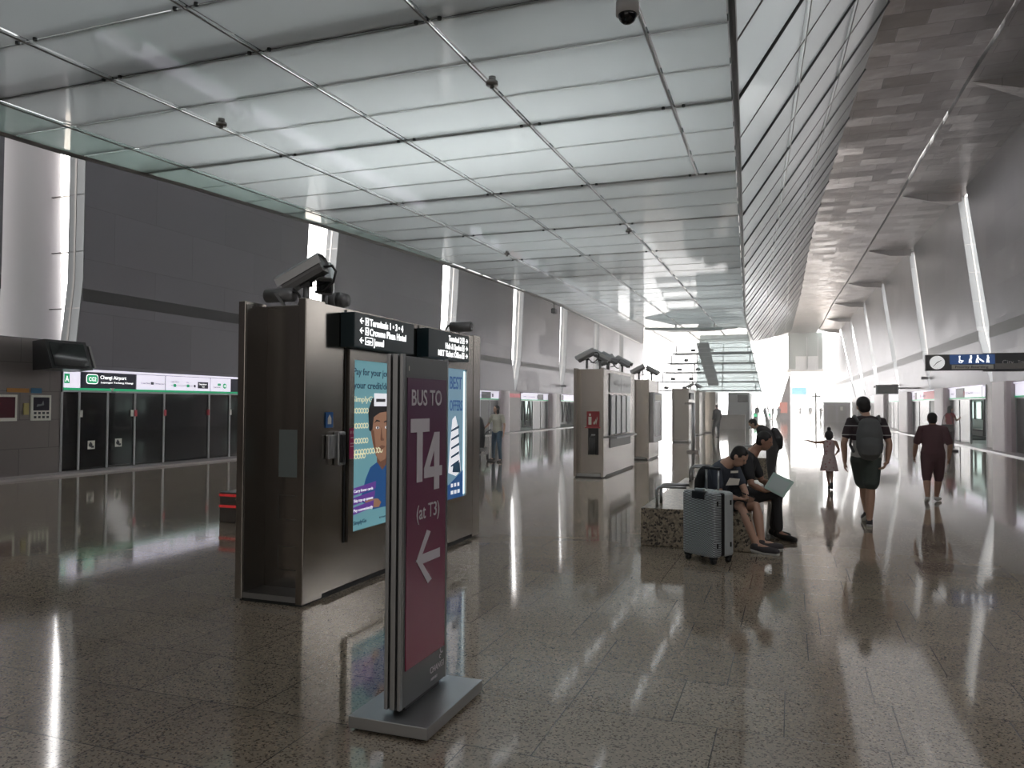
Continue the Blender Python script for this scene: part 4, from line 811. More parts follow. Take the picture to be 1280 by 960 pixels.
# ticket gates
M['gateg'] = em('gate_green', (.05, .9, .35), 1.2)
for i, (x, y) in enumerate(((-4.15, 72), (-3.05, 72), (-1.95, 72))):
    if i == 0:
        g0 = g = thing('ticket_gate', 'leftmost of the three distant ticket gates with a green light', 'ticket gate', (x, y, 0), 0, 'distant ticket gates')
        box('gate_body', M['steeld'], g, -.17, .17, 0, 1.9, 0, 1.0, .03); bm = bmesh.new(); tube(bm, [(0, -.02, .8), (0, 0, .8)], .13, 16); obj('green_light', bm, M['gateg'], g)
    else: dup(g0, (x, y, 0), 0, ('middle of the three distant ticket gates with a green light', 'rightmost of the three distant ticket gates with a green light')[i-1])
# ------------------------------------------------------------------ people
def loft(bm, secs, side, seg=14, dome=True):
    """secs: (centre, half width along side, half depth); closed skin with domed ends"""
    side = Vector(side).normalized(); cs = [Vector(c) for c, a, b in secs]; n = len(cs); rings = []
    def ring(c, a, b, t):
        s = (side - t*side.dot(t)).normalized(); d = t.cross(s)
        return [bm.verts.new(c + s*a*math.cos(2*PI*j/seg) + d*b*math.sin(2*PI*j/seg)) for j in range(seg)]
    T = [(cs[min(i+1, n-1)]-cs[max(i-1, 0)]).normalized() for i in range(n)]
    if dome:
        a, b = secs[0][1:]; m = min(a, b)
        for k in (.95, .7): rings.append(ring(cs[0]-T[0]*m*k*.8, a*math.sqrt(1-k*k), b*math.sqrt(1-k*k), T[0]))
    for i in range(n): rings.append(ring(cs[i], secs[i][1], secs[i][2], T[i]))
    if dome:
        a, b = secs[-1][1:]; m = min(a, b)
        for k in (.7, .95): rings.append(ring(cs[-1]+T[-1]*m*k*.8, a*math.sqrt(1-k*k), b*math.sqrt(1-k*k), T[-1]))
    for q, s in zip(rings, rings[1:]):
        for j in range(seg): bm.faces.new((q[j], q[(j+1) % seg], s[(j+1) % seg], s[j]))
    bm.faces.new(rings[0][::-1]); bm.faces.new(rings[-1])
def limb(bm, pts, rs, seg=12):
    P_ = [Vector(p) for p in pts]; d = (P_[1]-P_[0]); s = Vector((1, 0, 0)) if abs(d.normalized().x) < .8 else Vector((0, 1, 0))
    loft(bm, [(p, r, r) for p, r in zip(P_, rs)], s, seg)
def ell(bm, c, rx, ry, rz, rot=None):
    r = bmesh.ops.create_uvsphere(bm, u_segments=16, v_segments=10, radius=1)
    mt = Matrix.Diagonal((rx, ry, rz, 1)); mt = (rot.to_4x4() if rot is not None else Matrix.Identity(4)) @ mt
    bmesh.ops.transform(bm, matrix=Matrix.Translation(Vector(c)) @ mt, verts=r['verts'])
def fuse(name, bm, m, parent, vox, it=4):
    """weld overlapping shapes into one continuous skin"""
    bmesh.ops.recalc_face_normals(bm, faces=bm.faces); me = bpy.data.meshes.new('tmp'); bm.to_mesh(me); bm.free()
    o = bpy.data.objects.new('tmp', me); C.objects.link(o)
    r = o.modifiers.new('r', 'REMESH'); r.mode = 'VOXEL'; r.voxel_size = vox
    s = o.modifiers.new('s', 'SMOOTH'); s.factor = .5; s.iterations = it
    ev = o.evaluated_get(bpy.context.evaluated_depsgraph_get()); m2 = bpy.data.meshes.new_from_object(ev)
    bpy.data.objects.remove(o); m2.materials.clear(); m2.materials.append(m); m2.name = name
    for p in m2.polygons: p.use_smooth = True
    q = bpy.data.objects.new(name, m2); C.objects.link(q); q.parent = parent; return q
V = Vector
STAND = dict(hipL=(-.09, 0, .92), hipR=(.09, 0, .92), kneeL=(-.10, .03, .49), kneeR=(.10, .03, .49), ankL=(-.10, 0, .085), ankR=(.10, 0, .085),
             toeL=(-.13, .19, .03), toeR=(.13, .19, .03), pel=(0, 0, .96), waist=(0, 0, 1.10), chest=(0, .01, 1.30), shc=(0, -.01, 1.43), neck=(0, 0, 1.50), head=(0, .02, 1.63),
             shL=(-.185, 0, 1.42), shR=(.185, 0, 1.42), elL=(-.24, -.02, 1.14), elR=(.24, -.02, 1.14), wrL=(-.25, .07, .90), wrR=(.25, .07, .90), face=(0, 1, 0), side=(1, 0, 0))
skin = noisy(mat('skin_tan', (.36, .2, .14), .5), 8, .08); skin2 = noisy(mat('skin_light', (.5, .31, .23), .5), 8, .08)
hairm = noisy(mat('black_hair', (.014, .012, .012), .5), 40, .3)
def hand(bm, wr, d, palm, curl, k, sgn):
    """palm, four fingers, thumb; d = pointing direction, palm = palm normal, sgn = thumb side"""
    d = V(d).normalized(); palm = V(palm); palm = (palm - d*palm.dot(d)).normalized(); s = d.cross(palm)*sgn
    c = V(wr)
    loft(bm, [(c, .026*k, .018*k), (c+d*.04*k, .038*k, .016*k), (c+d*.085*k, .04*k, .014*k)], s, 10)
    for i, (o_, L) in enumerate(((.030, .07), (.010, .078), (-.010, .073), (-.029, .058))):
        a = c + d*.08*k + s*o_*k; dd = d*math.cos(curl) + palm*math.sin(curl); b = a + dd*L*.5*k; d2 = d*math.cos(curl*2.1) + palm*math.sin(curl*2.1)
        limb(bm, [a, b, b + d2*L*.5*k], (.0095*k, .009*k, .0078*k), 8)
    a = c + d*.025*k + s*.03*k; b = a + (d*.6 + s*.8 + palm*.25).normalized()*.038*k; limb(bm, [a, b, b+(d*.95+s*.15+palm*.3).normalized()*.032*k], (.013*k, .011*k, .009*k), 8)
def person(label, loc, rz, H, J=None, b=1.0, vox=.011, skn=None, shirt=None, sleeve=.5, bottom=None, leg=.45, shoes=None, hair='short', dress=None, handcurl=.45, group=None, sole=None, headk=1.0, shirtz=0, barefoot=False, hands=True):
    j = {k: V(v) for k, v in STAND.items()}
    for k_, v in (J or {}).items(): j[k_] = V(v)
    t = thing('person', label, 'person', loc, rz, group); t.scale = (H/1.75,)*3
    skn = skn or skin; sd = j['side']; fc = j['face'].normalized()
    bm = bmesh.new()
    def torso(bm, g=0, lo=0, hi=5, hem=0):
        S_ = [(j['pel']*1.0-(j['waist']-j['pel'])*.45, .15*b, .105*b), (j['pel'], .172*b, .125*b), (j['waist'], .145*b, .105*b*(1 if b < 1.08 else 1.12)), (j['chest'], .17*b, .12*b), (j['shc'], .155*b, .085*b), (j['neck'], .06, .06)]
        S_ = [(c, a+g, d+g) for c, a, d in S_[lo:hi+1]]; loft(bm, S_, sd, 18)
    torso(bm)
    limb(bm, [j['shc']+(j['neck']-j['shc'])*.5, j['neck'], j['head']-(j['head']-j['neck'])*.25], (.062, .055, .054))
    up = (j['head']-j['neck']).normalized(); z = (up - fc*up.dot(fc)).normalized(); x = fc.cross(z); Rm = Matrix((x, fc, z)).transposed(); hk = headk
    hc = j['head']
    ell(bm, hc+z*.02*hk, .075*hk, .092*hk, .098*hk, Rm); ell(bm, hc-z*.045*hk+fc*.018*hk, .056*hk, .068*hk, .072*hk, Rm)
    ell(bm, hc+fc*.095*hk-z*.012*hk, .012*hk, .017*hk, .024*hk, Rm); ell(bm, hc+fc*.083*hk-z*.055*hk, .024*hk, .010*hk, .010*hk, Rm); ell(bm, hc+fc*.084*hk+z*.028*hk, .045*hk, .010*hk, .008*hk, Rm)
    for s in (-1, 1): ell(bm, hc+x*.078*hk*s-z*.008*hk-fc*.005, .010*hk, .02*hk, .032*hk, Rm)
    for s in 'LR':
        sh, el, wr = j['sh'+s], j['el'+s], j['wr'+s]; sg = -1 if s == 'L' else 1
        limb(bm, [sh+(j['shc']-sh)*.35, sh, sh+(el-sh)*.5, el, el+(wr-el)*.3, wr], [v*b for v in (.06, .056, .046, .038, .040, .026)])
        d = j.get('hd'+s, (wr-el)); pn = j.get('pn'+s, V((-sg, .25, 0)))
        if hands: hand(bm, wr, d, pn, j.get('curl'+s, V((handcurl, 0, 0))).x, 1.0, -sg if 'th'+s not in j else j['th'+s].x)
        hp, kn, an, to = j['hip'+s], j['knee'+s], j['ank'+s], j['toe'+s]
        limb(bm, [hp, hp+(kn-hp)*.35, kn, kn+(an-kn)*.3+(kn-an).cross(sd).normalized()*.0, an], [v*b for v in (.092, .084, .056, .058, .036)])
        limb(bm, [an-(to-an)*.18-V((0, 0, .03)), an+(to-an)*.4-V((0, 0, .015)), to], (.034, .036, .026))
    body = fuse('body', bm, skn, t, vox)
    def shell(name, m, build, g=3):
        q = bmesh.new(); build(q); return fuse(name, q, m, t, vox*1.0, g)
    if shirt:
        def f(q):
            torso(q, .014, 0 if shirtz == 0 else 1, 4)
            loft(q, [(j['shc'], .13*b, .085*b), (j['shc']+(j['neck']-j['shc'])*.55, .075, .065)], sd, 14)
            for s in 'LR':
                sh, el, wr = j['sh'+s], j['el'+s], j['wr'+s]
                pts = [sh+(j['shc']-sh)*.35, sh, sh+(el-sh)*min(1, sleeve*2)*.5, sh+(el-sh)*min(sleeve*2 if sleeve < .5 else 1, 1)]; rs = [.07*b, .07*b, .064*b, .06*b]
                if sleeve > .5: pts += [el+(wr-el)*(sleeve-.5)*1.9]; rs[3] = .052*b; rs += [.042*b]
                limb(q, pts, rs)
        shell('shirt', shirt, f)
    if bottom:
        def f(q):
            S_ = [(j['pel']*1.0-(j['waist']-j['pel'])*.5, .16*b, .118*b), (j['pel'], .184*b, .137*b), (j['pel']+(j['waist']-j['pel'])*.5, .165*b, .125*b)]; loft(q, S_, sd, 18)
            for s in 'LR':
                hp, kn, an = j['hip'+s], j['knee'+s], j['ank'+s]; 
                if leg <= .5: e = hp+(kn-hp)*leg*2; limb(q, [hp, hp+(e-hp)*.5, e], [.112*b, .106*b, .098*b])
                else: e = kn+(an-kn)*(leg-.5)*2; limb(q, [hp, hp+(kn-hp)*.5, kn, e], [.108*b, .094*b, .072*b, .056*b])
        shell('trousers' if leg > .55 else 'shorts', bottom, f)
    if dress:
        zh = dress[1]
        def f(q):
            torso(q, .014, 2, 4); c = j['pel']; w_ = j['waist']
            loft(q, [(w_, .15*b, .12*b), (c, .20*b, .17*b), (V((c.x, c.y, zh)), dress[2], dress[2]*.85)], sd, 20, False)
        shell('dress', dress[0], f)
    for s in 'LR':
        if shoes:
            an, to = j['ank'+s], j['toe'+s]; d = (to-an); 
            q = bmesh.new(); limb(q, [an-V((0, 0, .01)), an-d*.12-V((0, 0, .045))], (.046, .042)); limb(q, [an-d*.2-V((0, 0, .045)), an+d*.45-V((0, 0, .03)), to+d*.12], (.04, .046, .036))
            sh = fuse('shoe', q, shoes, t, .009, 2)
            if sole:
                q = bmesh.new(); limb(q, [an-d*.22-V((0, 0, .075)), an+d*.4-V((0, 0, .065)), to+d*.14-V((0, 0, .025))], (.034, .038, .03)); so = fuse('sole', q, sole, sh, .009, 2)
    if hair:
        q = bmesh.new()
        ell(q, hc+z*.035*hk-fc*.012*hk, .083*hk, .096*hk, .092*hk, Rm); ell(q, hc-fc*.035*hk-z*.01*hk, .076*hk, .065*hk, .08*hk, Rm)
        if hair == 'bun': ell(q, hc+z*.15*hk-fc*.02*hk, .042*hk, .042*hk, .04*hk, Rm)
        if hair == 'long': ell(q, hc-fc*.05*hk-z*.09*hk, .085*hk, .055*hk, .12*hk, Rm); ell(q, hc-fc*.06*hk-z*.17*hk, .07*hk, .04*hk, .08*hk, Rm)
        if hair == 'bob':
            for s in (-1, 1): ell(q, hc-z*.07*hk+x*.072*hk*s-fc*.01, .024*hk, .05*hk, .085*hk, Rm)
            ell(q, hc-fc*.05*hk-z*.08*hk, .08*hk, .045*hk, .09*hk, Rm)
        # cut the hair back from the face
        fuse_o = fuse('hair', q, hairm, t, .009 if vox < .02 else vox, 2)
        if hair != 'bald':
            me = fuse_o.data; lim = .052*hk
            for v in me.vertices:
                r_ = v.co-hc; fy = r_.dot(fc); zz = r_.dot(z)
                if fy > lim-.0 and zz < .055*hk: v.co -= fc*(fy-lim+.03*hk)
    if vox < .012 and hair:
        for s in (-1, 1):
            q = bmesh.new(); ell(q, hc+fc*.083*hk+x*.03*hk*s+z*.008*hk, .013*hk, .007*hk, .006*hk, Rm); obj('eye', q, M['black'], t, True)
    return t
def cloth(n, c, amt=.12, sc=6): return noisy(mat(n, c, .85), sc, amt)
# striped shirt: dark upper part with thin pale lines, pale lower part
def striped():
    m = mat('striped_shirt', (.05, .035, .04), .85); k = NT(m); tc = k.n('ShaderNodeTexCoord'); s = k.n('ShaderNodeSeparateXYZ'); k.l(tc.outputs['Object'], s.inputs[0])
    cr = k.n('ShaderNodeValToRGB'); cr.color_ramp.interpolation = 'CONSTANT'; e = cr.color_ramp.elements
    e[0].position = 0; e[0].color = (.5, .5, .48, 1); e[1].position = .46; e[1].color = (.06, .04, .045, 1)
    for p, c in ((.545, (.55, .55, .53, 1)), (.56, (.06, .04, .045, 1)), (.70, (.55, .55, .53, 1)), (.715, (.05, .04, .045, 1))): q = e.new(p); q.color = c
    mr = k.n('ShaderNodeMapRange'); mr.inputs[1].default_value = .8; mr.inputs[2].default_value = 1.6; k.l(s.outputs[2], mr.inputs[0]); k.l(mr.outputs[0], cr.inputs[0]); k.l(cr.outputs[0], k.p.inputs['Base Color']); return m
M['shoeg'] = mat('grey_shoe', (.05, .045, .05), .7); M['solew'] = mat('pale_sole', (.55, .55, .53), .6); M['shoeb'] = mat('black_shoe', (.015, .015, .015), .6)
# man with backpack, walking away
pm = person('person in a striped shirt and green shorts with a grey backpack, walking away', (.95, 11.5, 0), 0, 1.74,
    dict(hipL=(-.09, 0, .92), hipR=(.07, 0, .92), kneeL=(-.02, .16, .50), kneeR=(.05, .0, .49), ankL=(.03, .36, .15), ankR=(.03, -.0, .085), toeL=(.0, .52, .06), toeR=(.05, .19, .03),
         elL=(-.285, -.04, 1.13), elR=(.285, -.03, 1.13), wrL=(-.27, .0, .86), wrR=(.25, -.06, .88), hdL=(0, .1, -1), hdR=(-.5, -.3, -.8), face=(-.25, 1, -.05), head=(-.03, .03, 1.635), side=(1, .0, 0)),
    1.10, .012, skin2, striped(), .33, cloth('dark_green_cotton', (.06, .075, .068)), .40, M['shoeg'], 'short', sole=M['solew'], headk=1.1)
bp = thing('backpack', 'dark grey rounded backpack on the back of the striped shirt person', 'backpack', (.95, 11.5, 0)); bp.scale = (1.74/1.75,)*3
M['bpk'] = cloth('grey_nylon', (.115, .12, .12)); q = bmesh.new(); loft(q, [((.02, -.24, .98), .13, .09), ((.02, -.25, 1.08), .165, .11), ((.02, -.25, 1.28), .165, .105), ((.02, -.22, 1.42), .13, .075)], (1, 0, 0), 18); fuse('pack_body', q, M['bpk'], bp, .012, 2)
q = bmesh.new(); loft(q, [((.02, -.335, 1.0), .12, .04), ((.02, -.345, 1.12), .135, .045), ((.02, -.34, 1.2), .125, .035)], (1, 0, 0), 16); fuse('front_pocket', q, M['bpk'], bp, .012, 2)
for s in (-1, 1): rod('shoulder_strap', M['bpk'], bp, [(.02+s*.13, -.2, 1.42), (s*.15, -.08, 1.50), (s*.15, .08, 1.49), (s*.16, .16, 1.40), (s*.17, .15, 1.25), (s*.2, .02, 1.1), (s*.17, -.14, 1.02)], .02, 8)
# girl in pale dress
M['dressm'] = mat('pale_flowered_dress', (.5, .38, .37), .85); k_ = NT(M['dressm']); tc_ = k_.n('ShaderNodeTexCoord'); vn = k_.n('ShaderNodeTexVoronoi'); vn.inputs['Scale'].default_value = 11; k_.l(tc_.outputs['Object'], vn.inputs['Vector']); cr_ = k_.n('ShaderNodeValToRGB'); cr_.color_ramp.elements[0].position = .22; cr_.color_ramp.elements[0].color = (.36, .12, .13, 1); cr_.color_ramp.elements[1].position = .3; cr_.color_ramp.elements[1].color = (.52, .41, .4, 1); k_.l(vn.outputs['Distance'], cr_.inputs[0]); k_.l(cr_.outputs[0], k_.p.inputs['Base Color'])
person('child in a pale flowered dress running with the left arm stretched out', (.68, 16.25, 0), 0, 1.14,
    dict(elL=(-.40, .05, 1.40), wrL=(-.62, .08, 1.46), shL=(-.17, 0, 1.41), elR=(.27, -.06, 1.20), wrR=(.22, .10, 1.10), hdL=(-1, 0, .05), pnL=(0, 0, -1), kneeL=(-.04, .1, .5), ankL=(.0, .0, .1), kneeR=(.07, .06, .5), ankR=(.06, -.16, .22), toeR=(.07, -.06, .06), toeL=(.0, .18, .04), head=(.0, .02, 1.60), hipL=(-.08, 0, .92), hipR=(.08, 0, .92)),
    .93, .012, skin, None, .5, None, .5, M['shoeg'], 'bun', (M['dressm'], .56, .26), headk=1.42)
# person in maroon
mar = cloth('maroon_cotton', (.10, .042, .05)); 
person('short-haired person in loose maroon top and long maroon shorts walking away', (2.25, 14.75, 0), -.12, 1.53,
    dict(kneeL=(-.11, -.02, .48), ankL=(-.10, -.16, .12), toeL=(-.12, .02, .03), kneeR=(.10, .12, .49), ankR=(.06, .20, .1), toeR=(.12, .38, .05), elL=(-.29, .0, 1.12), wrL=(-.32, .12, .88), elR=(.29, -.06, 1.12), wrR=(.27, -.02, .86), head=(-.01, .03, 1.615), face=(-.3, 1, 0)),
    1.2, .012, skin, mar, .42, mar, .60, mat('white_shoe', (.5, .48, .46), .6), 'short', headk=1.08)
# woman in red
person('person with long dark hair, red top and long grey trousers at the right platform doors', (5.45, 32.0, 0), -1.15, 1.66,
    dict(elR=(.22, .12, 1.18), wrR=(.12, .3, 1.28), elL=(-.22, -.03, 1.15), wrL=(-.2, .12, 1.0)), .95, .018, skin2, cloth('red_top', (.3, .03, .04)), .18, cloth('grey_trousers', (.14, .13, .14)), .96, M['shoeb'], 'long', headk=1.05)
hb = thing('handbag', 'black handbag carried by the person in the red top', 'handbag', (5.32, 31.74, .86)); box('bag_body', M['black'], hb, -.2, .2, -.06, .06, -.13, .13, .02); rod('bag_strap', M['black'], hb, [(-.18, 0, .12), (-.1, .1, .42), (.06, .12, .6), (.14, .1, .42), (.18, 0, .12)], .012, 6)
# woman in white with pushchair handle
person('person in a white t-shirt and blue jeans holding a dark pushchair handle', (-7.9, 20.5, 0), PI-.25, 1.60,
    dict(kneeL=(-.14, .08, .5), ankL=(-.20, .10, .085), toeL=(-.24, .28, .03), kneeR=(.14, .0, .49), ankR=(.22, -.10, .09), toeR=(.27, .08, .03), elR=(.30, .06, 1.15), wrR=(.40, .2, .98), elL=(-.24, -.05, 1.14), wrL=(-.26, .02, .88), head=(.02, .03, 1.63), face=(.4, 1, .12)),
    .93, .011, skin2, cloth('white_tshirt', (.5, .49, .42)), .34, cloth('blue_denim', (.06, .11, .17)), .97, M['shoeb'], 'bob', headk=1.05)
pc = thing('pushchair', 'dark pushchair partly hidden behind the near kiosk', 'pushchair', (-8.45, 20.25, 0))
q = bmesh.new(); loft(q, [((0, 0, .35), .24, .2), ((0, .05, .6), .25, .22), ((0, .1, .95), .22, .16), ((0, .05, 1.2), .18, .12)], (1, 0, 0), 16); fuse('pushchair_hood', q, cloth('black_fabric', (.02, .02, .025)), pc, .02, 2)
rod('handle', M['black'], pc, [(.15, 0, .6), (.32, .0, .85), (.46, 0, .92)], .02, 8); box('seat_base', M['black'], pc, -.24, .24, -.3, .3, .3, .4, .02)
for x in (-.25, .25):
    for y in (-.3, .3): q = bmesh.new(); tube(q, [(x-.02, y, .1), (x+.02, y, .1)], .1, 18); obj('wheel', q, M['black'], pc, True)
for x in (-.22, .22): rod('frame_bar', M['steeld'], pc, [(x, -.3, .1), (x, .0, .4), (x, .3, .1)], .014, 6)
# seated man with phone: local frame = world, origin at bench edge
nav = mat('slate_tshirt', (.055, .065, .085), .85)
p1 = person('seated person in slate t-shirt and shorts bent over a phone behind the suitcase', (-.68, 9.2, 0), 0, 1.75,
    dict(pel=(-.17, .12, .53), waist=(-.16, .07, .66), chest=(-.10, -.0, .83), shc=(-.05, -.06, .93), neck=(.03, -.08, 1.0), head=(.115, -.105, 1.045), face=(.80, -.30, -.62), side=(.42, .9, 0),
         hipL=(-.12, .19, .50), hipR=(-.16, .02, .50), kneeL=(.30, -.10, .49), kneeR=(.14, -.22, .50), ankL=(.36, -.22, .13), ankR=(.30, -.26, .10), toeL=(.54, -.20, .08), toeR=(.50, -.34, .05),
         shL=(.05, .10, .90), shR=(-.13, -.22, .90), elL=(.17, -.02, .66), elR=(-.08, -.30, .63), wrL=(.20, -.20, .575), wrR=(.10, -.32, .60), hdL=(.4, -.6, -.1), hdR=(.9, .1, -.1), pnL=(0, 0, 1), pnR=(0, 0, 1), curlL=(.8, 0, 0), curlR=(.8, 0, 0)),
    1.0, .009, skin2, nav, .34, cloth('black_shorts', (.02, .02, .022)), .36, M['shoeg'], 'short', sole=M['solew'], shirtz=1)
Fg = Face((.075, -.235, .78), (.75, .66, 0), (.12, -.14, 1), p1); Fg.rect('shirt_print', M['sticker'], -.085, .015, .10, .125, .02, .004); Fg.poly('shirt_print', M['sticker'], [(-.13, -.04), (.04, -.04), (.05, .03), (-.09, .045)], .02, .004)
ph = tag(box('phone', M['black'], None, -.04, .04, -.075, .075, -.005, .005, .002), 'dark phone held by the seated person in the slate t-shirt', 'phone'); ph.location = (-.46, 8.93, .63); ph.rotation_euler = (.3, .35, 1.2)
bk = thing('backpack', 'black backpack behind the shoulder of the seated person in slate', 'backpack', (-.96, 9.34, .74)); bk.scale = (.85,)*3; q = bmesh.new(); loft(q, [((-.06, .1, -.28), .15, .09), ((-.03, .04, .0), .16, .11), ((.0, -.04, .14), .12, .08)], (.42, .9, 0), 16); fuse('pack_body', q, cloth('black_nylon', (.02, .022, .025)), bk, .012, 2)
rod('shoulder_strap', M['black'], bk, [(.06, -.1, .14), (.14, -.2, .17), (.22, -.22, .1)], .018, 6)
# seated person in black with folder
blk = cloth('black_cotton', (.035, .035, .038))
p2 = person('seated person dressed in black holding a pale green folder, further along the bench', (-.62, 10.0, 0), 0, 1.75,
    dict(pel=(-.05, .05, .53), waist=(-.03, .02, .67), chest=(.06, -.02, .86), shc=(.13, -.03, 1.00), neck=(.20, -.04, 1.08), head=(.30, -.05, 1.19), face=(1, -.15, -.30), side=(.15, 1, 0),
         hipL=(-.03, .14, .51), hipR=(-.03, -.07, .51), kneeL=(.46, .12, .52), kneeR=(.44, -.14, .53), ankL=(.40, .10, .10), ankR=(.46, -.08, .10), toeL=(.56, .10, .035), toeR=(.63, -.20, .035),
         shL=(.14, .17, .97), shR=(.10, -.22, .97), elL=(.26, .22, .68), elR=(.16, -.32, .68), wrL=(.42, .05, .64), wrR=(.32, -.26, .60), hdL=(.8, -.2, 0), hdR=(.9, .1, .1), pnL=(0, 0, 1), pnR=(0, 0, 1)),
    1.03, .009, skin, blk, .36, blk, .96, M['shoeb'], 'short', shirtz=1)
fo = thing('folder', 'pale green open folder held up by the seated person in black', 'folder', (-.18, 9.72, .66)); fo.rotation_euler = (0, 0, 0)
M['mint'] = noisy(mat('mint_card', (.5, .68, .64), .35), 3, .06)
bm = bmesh.new(); pts = [(-.16, -.02, -.04), (.02, -.06, -.14), (.17, .0, .04), (.02, .04, .16)]
pts = [(-.14, .0, -.02), (.08, .0, -.13), (.20, .02, .06), (-.03, .02, .17)]
prism(bm, pts, (.004, -.016, .004)); obj('folder_cover', bm, M['mint'], fo)
bm = bmesh.new(); prism(bm, [(-.10, -.018, .0), (.07, -.018, -.09), (.155, -.004, .05), (-.02, -.004, .13)], (0, -.002, 0)); obj('folder_page', bm, mat('page', (.55, .66, .66), .3), fo)
# stooping person with backpack, standing
p3 = person('masked person in black with a backpack, stooping at the end of the granite bench', (-.36, 15.9, 0), PI*.5, 1.5,
    dict(waist=(0, .03, 1.08), chest=(0, .16, 1.25), shc=(0, .24, 1.36), neck=(0, .31, 1.42), head=(0, .42, 1.48), face=(.0, .9, -.5), shL=(-.17, .22, 1.34), shR=(.17, .22, 1.34), elL=(-.21, .26, 1.06), elR=(.21, .26, 1.06), wrL=(-.14, .42, .95), wrR=(.14, .42, .95)),
    1.3, .012, skin2, blk, .9, blk, .95, M['shoeb'], 'short')
q = bmesh.new(); ell(q, (0, .49, 1.40), .052, .035, .04); obj('face_mask', q, mat('pale_mask', (.6, .62, .65), .7), p3, True)
bk = thing('backpack', 'black boxy backpack on the stooping masked person', 'backpack', (-.24, 15.9, 1.0)); q = bmesh.new(); loft(q, [((0, 0, -.17), .08, .13), ((-.02, 0, .0), .10, .15), ((-.08, 0, .15), .07, .13)], (1, 0, 0), 16); fuse('pack_body', q, cloth('dark_nylon', (.02, .02, .022)), bk, .014, 2)
# suitcase
M['casesh'] = mat('silver_shell', (.30, .33, .34), .35, .35); k_ = NT(M['casesh']); tc_ = k_.n('ShaderNodeTexCoord'); mp_ = k_.n('ShaderNodeMapping'); mp_.inputs['Rotation'].default_value = (0, math.radians(18), 0)
wv = k_.n('ShaderNodeTexWave'); wv.bands_direction = 'Z'; wv.inputs['Scale'].default_value = 19; k_.l(tc_.outputs['Object'], mp_.inputs[0]); k_.l(mp_.outputs[0], wv.inputs[0])
mp2 = k_.n('ShaderNodeMapping'); mp2.inputs['Rotation'].default_value = (0, math.radians(-38), 0); wv2 = k_.n('ShaderNodeTexWave'); wv2.bands_direction = 'Z'; wv2.inputs['Scale'].default_value = 19; k_.l(tc_.outputs['Object'], mp2.inputs[0]); k_.l(mp2.outputs[0], wv2.inputs[0])
sx_ = k_.n('ShaderNodeSeparateXYZ'); k_.l(tc_.outputs['Object'], sx_.inputs[0]); ad = k_.n('ShaderNodeMath', operation='MULTIPLY_ADD'); ad.inputs[1].default_value = -1.0; ad.inputs[2].default_value = .36; k_.l(sx_.outputs[0], ad.inputs[0])
gt = k_.n('ShaderNodeMath', operation='LESS_THAN'); k_.l(sx_.outputs[2], gt.inputs[0])
ab = k_.n('ShaderNodeMath', operation='ABSOLUTE'); sb = k_.n('ShaderNodeMath', operation='SUBTRACT'); sb.inputs[1].default_value = .07; k_.l(sx_.outputs[0], sb.inputs[0]); k_.l(sb.outputs[0], ab.inputs[0]); ml = k_.n('ShaderNodeMath', operation='MULTIPLY_ADD'); ml.inputs[1].default_value = -1.15; ml.inputs[2].default_value = .40; k_.l(ab.outputs[0], ml.inputs[0]); k_.l(ml.outputs[0], gt.inputs[1])
mx_ = k_.n('ShaderNodeMix', data_type='FLOAT'); k_.l(gt.outputs[0], mx_.inputs[0]); k_.l(wv.outputs['Fac'], mx_.inputs[2]); k_.l(wv2.outputs['Fac'], mx_.inputs[3])
bp_ = k_.n('ShaderNodeBump'); bp_.inputs['Strength'].default_value = .9; bp_.inputs['Distance'].default_value = .008; k_.l(mx_.outputs[0], bp_.inputs['Height']); k_.l(bp_.outputs[0], k_.p.inputs['Normal'])
mc_ = k_.n('ShaderNodeMix', data_type='RGBA'); mc_.inputs[6].default_value = (.10, .11, .12, 1); mc_.inputs[7].default_value = (.6, .64, .66, 1); k_.l(mx_.outputs[0], mc_.inputs[0]); k_.l(mc_.outputs[2], k_.p.inputs['Base Color'])
M['casesm'] = mat('silver_edge', (.5, .54, .55), .35, .35)
sc = thing('suitcase', 'silver hard-shell suitcase with diagonal ribs standing before the granite bench', 'suitcase', (-.83, 8.3, 0), math.radians(-36))
# wide ribbed face towards the camera's left, narrow side with zip to the right
box('front_shell', M['casesh'], sc, -.215, .215, -.16, -.02, .07, .735, .035)
box('back_shell', M['casesm'], sc, -.215, .215, .012, .16, .07, .735, .035)
box('zip_band', M['black'], sc, -.208, .208, -.035, .03, .08, .725, .02)
for z in (.17, .60): box('corner_stud', M['black'], sc, .205, .222, -.11, -.09, z, z+.05, .004); box('corner_stud', M['black'], sc, .205, .222, .09, .11, z, z+.05, .004)
box('handle_recess', M['black'], sc, -.08, .10, -.168, -.10, .655, .74, .015); box('grab_handle', M['alu'], sc, -.05, .07, -.15, -.12, .735, .765, .008)
for x in (-.10, .06): rod('trolley_tube', M['alu'], sc, [(x, .09, .73), (x, .09, .95)], .011, 8)
box('trolley_grip', M['black'], sc, -.125, .085, .07, .11, .945, .975, .01)
for x in (-.17, .17):
    for y in (-.11, .11):
        box('wheel_mount', M['black'], sc, x-.035, x+.035, y-.03, y+.03, .05, .09, .008); bm = bmesh.new(); tube(bm, [(x, y-.015, .032), (x, y+.015, .032)], .031, 18); obj('wheel', bm, M['black'], sc, True)
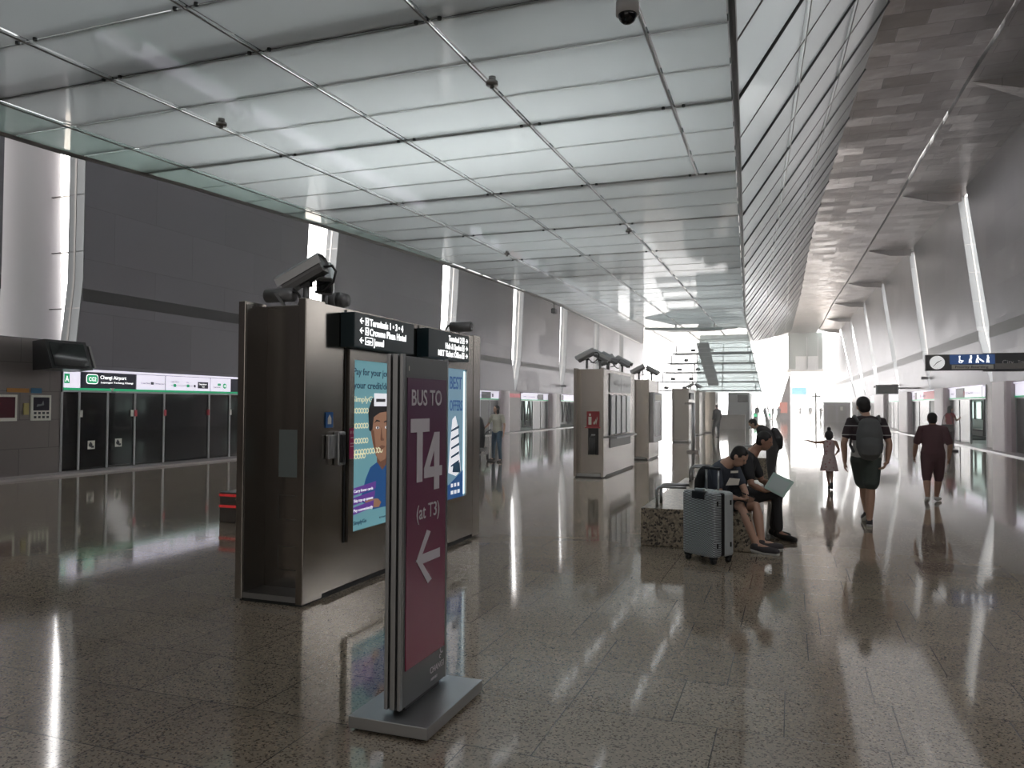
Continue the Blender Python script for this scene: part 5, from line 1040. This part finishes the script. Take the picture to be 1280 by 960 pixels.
# far people: one figure of each pose, copied
fp = person('dark-dressed person walking alone in the bright far end, left of the child', (-.55, 124, 0), 0, 1.7, dict(kneeL=(-.1, .15, .5), ankL=(-.1, .2, .1)), 1.05, .03, skin, blk, .9, blk, .95, M['shoeb'], 'short', group='distant passengers', hands=False)
fq = person('distant person just right of the lone walker before the end doorway', (1.15, 118, 0), PI, 1.6, dict(kneeR=(.1, .15, .5), ankR=(.12, .25, .1), elL=(-.3, .1, 1.15)), 1.0, .03, skin, cloth('slate_top', (.09, .09, .1)), .4, blk, .95, M['shoeb'], 'bob', group='distant passengers', hands=False)
farp = [(fp, 2.35, 112, .3, 'distant person right of the end doorway near the thin pole'), (fq, -2.1, 96, 1.1, 'distant person before the grey slanted end wall'), (fp, -2.6, 92, 2, 'distant person at the orange panel, left one of a pair'),
        (fq, -1.45, 95, .2, 'distant person directly under the orange lit panel'), (fp, -3.4, 84, .6, 'distant person beyond the leftmost ticket gate'), (fq, -4.9, 66, 1.8, 'person standing left of the distant ticket gates'),
        (fp, -2.35, 78, -.5, 'distant person just beyond the middle and right ticket gates'), (fq, 3.3, 100, .4, 'distant person close to the grey gatehouse'), (fp, -12.4, 58, 1.2, 'dark figure seen between the third and fourth kiosk'), (fp, -3.6, 40.6, .8, 'dark person far behind the second granite bench')]
for s_, x, y, r, lb in farp: dup(s_, (x, y, 0), r, lb)
# ------------------------------------------------------------------ thin haze volume added to imitate glare from the bright end
hz = bpy.data.materials.new('haze'); hz.use_nodes = True; nt = hz.node_tree; nt.nodes.remove(nt.nodes['Principled BSDF'])
vs = nt.nodes.new('ShaderNodeVolumeScatter'); vs.inputs['Density'].default_value = .0065; vs.inputs['Anisotropy'].default_value = .55; vs.inputs['Color'].default_value = (1, .99, .98, 1)
nt.links.new(vs.outputs[0], nt.nodes['Material Output'].inputs['Volume'])
bm = bmesh.new(); bx(bm, -15.2, 7.0, 10, 135, .06, 11.1); o_ = obj('haze', bm, hz); tag(o_, 'thin added haze imitating glare from the bright far end', 'haze', None, 'stuff')
S.cycles.volume_bounces = 1
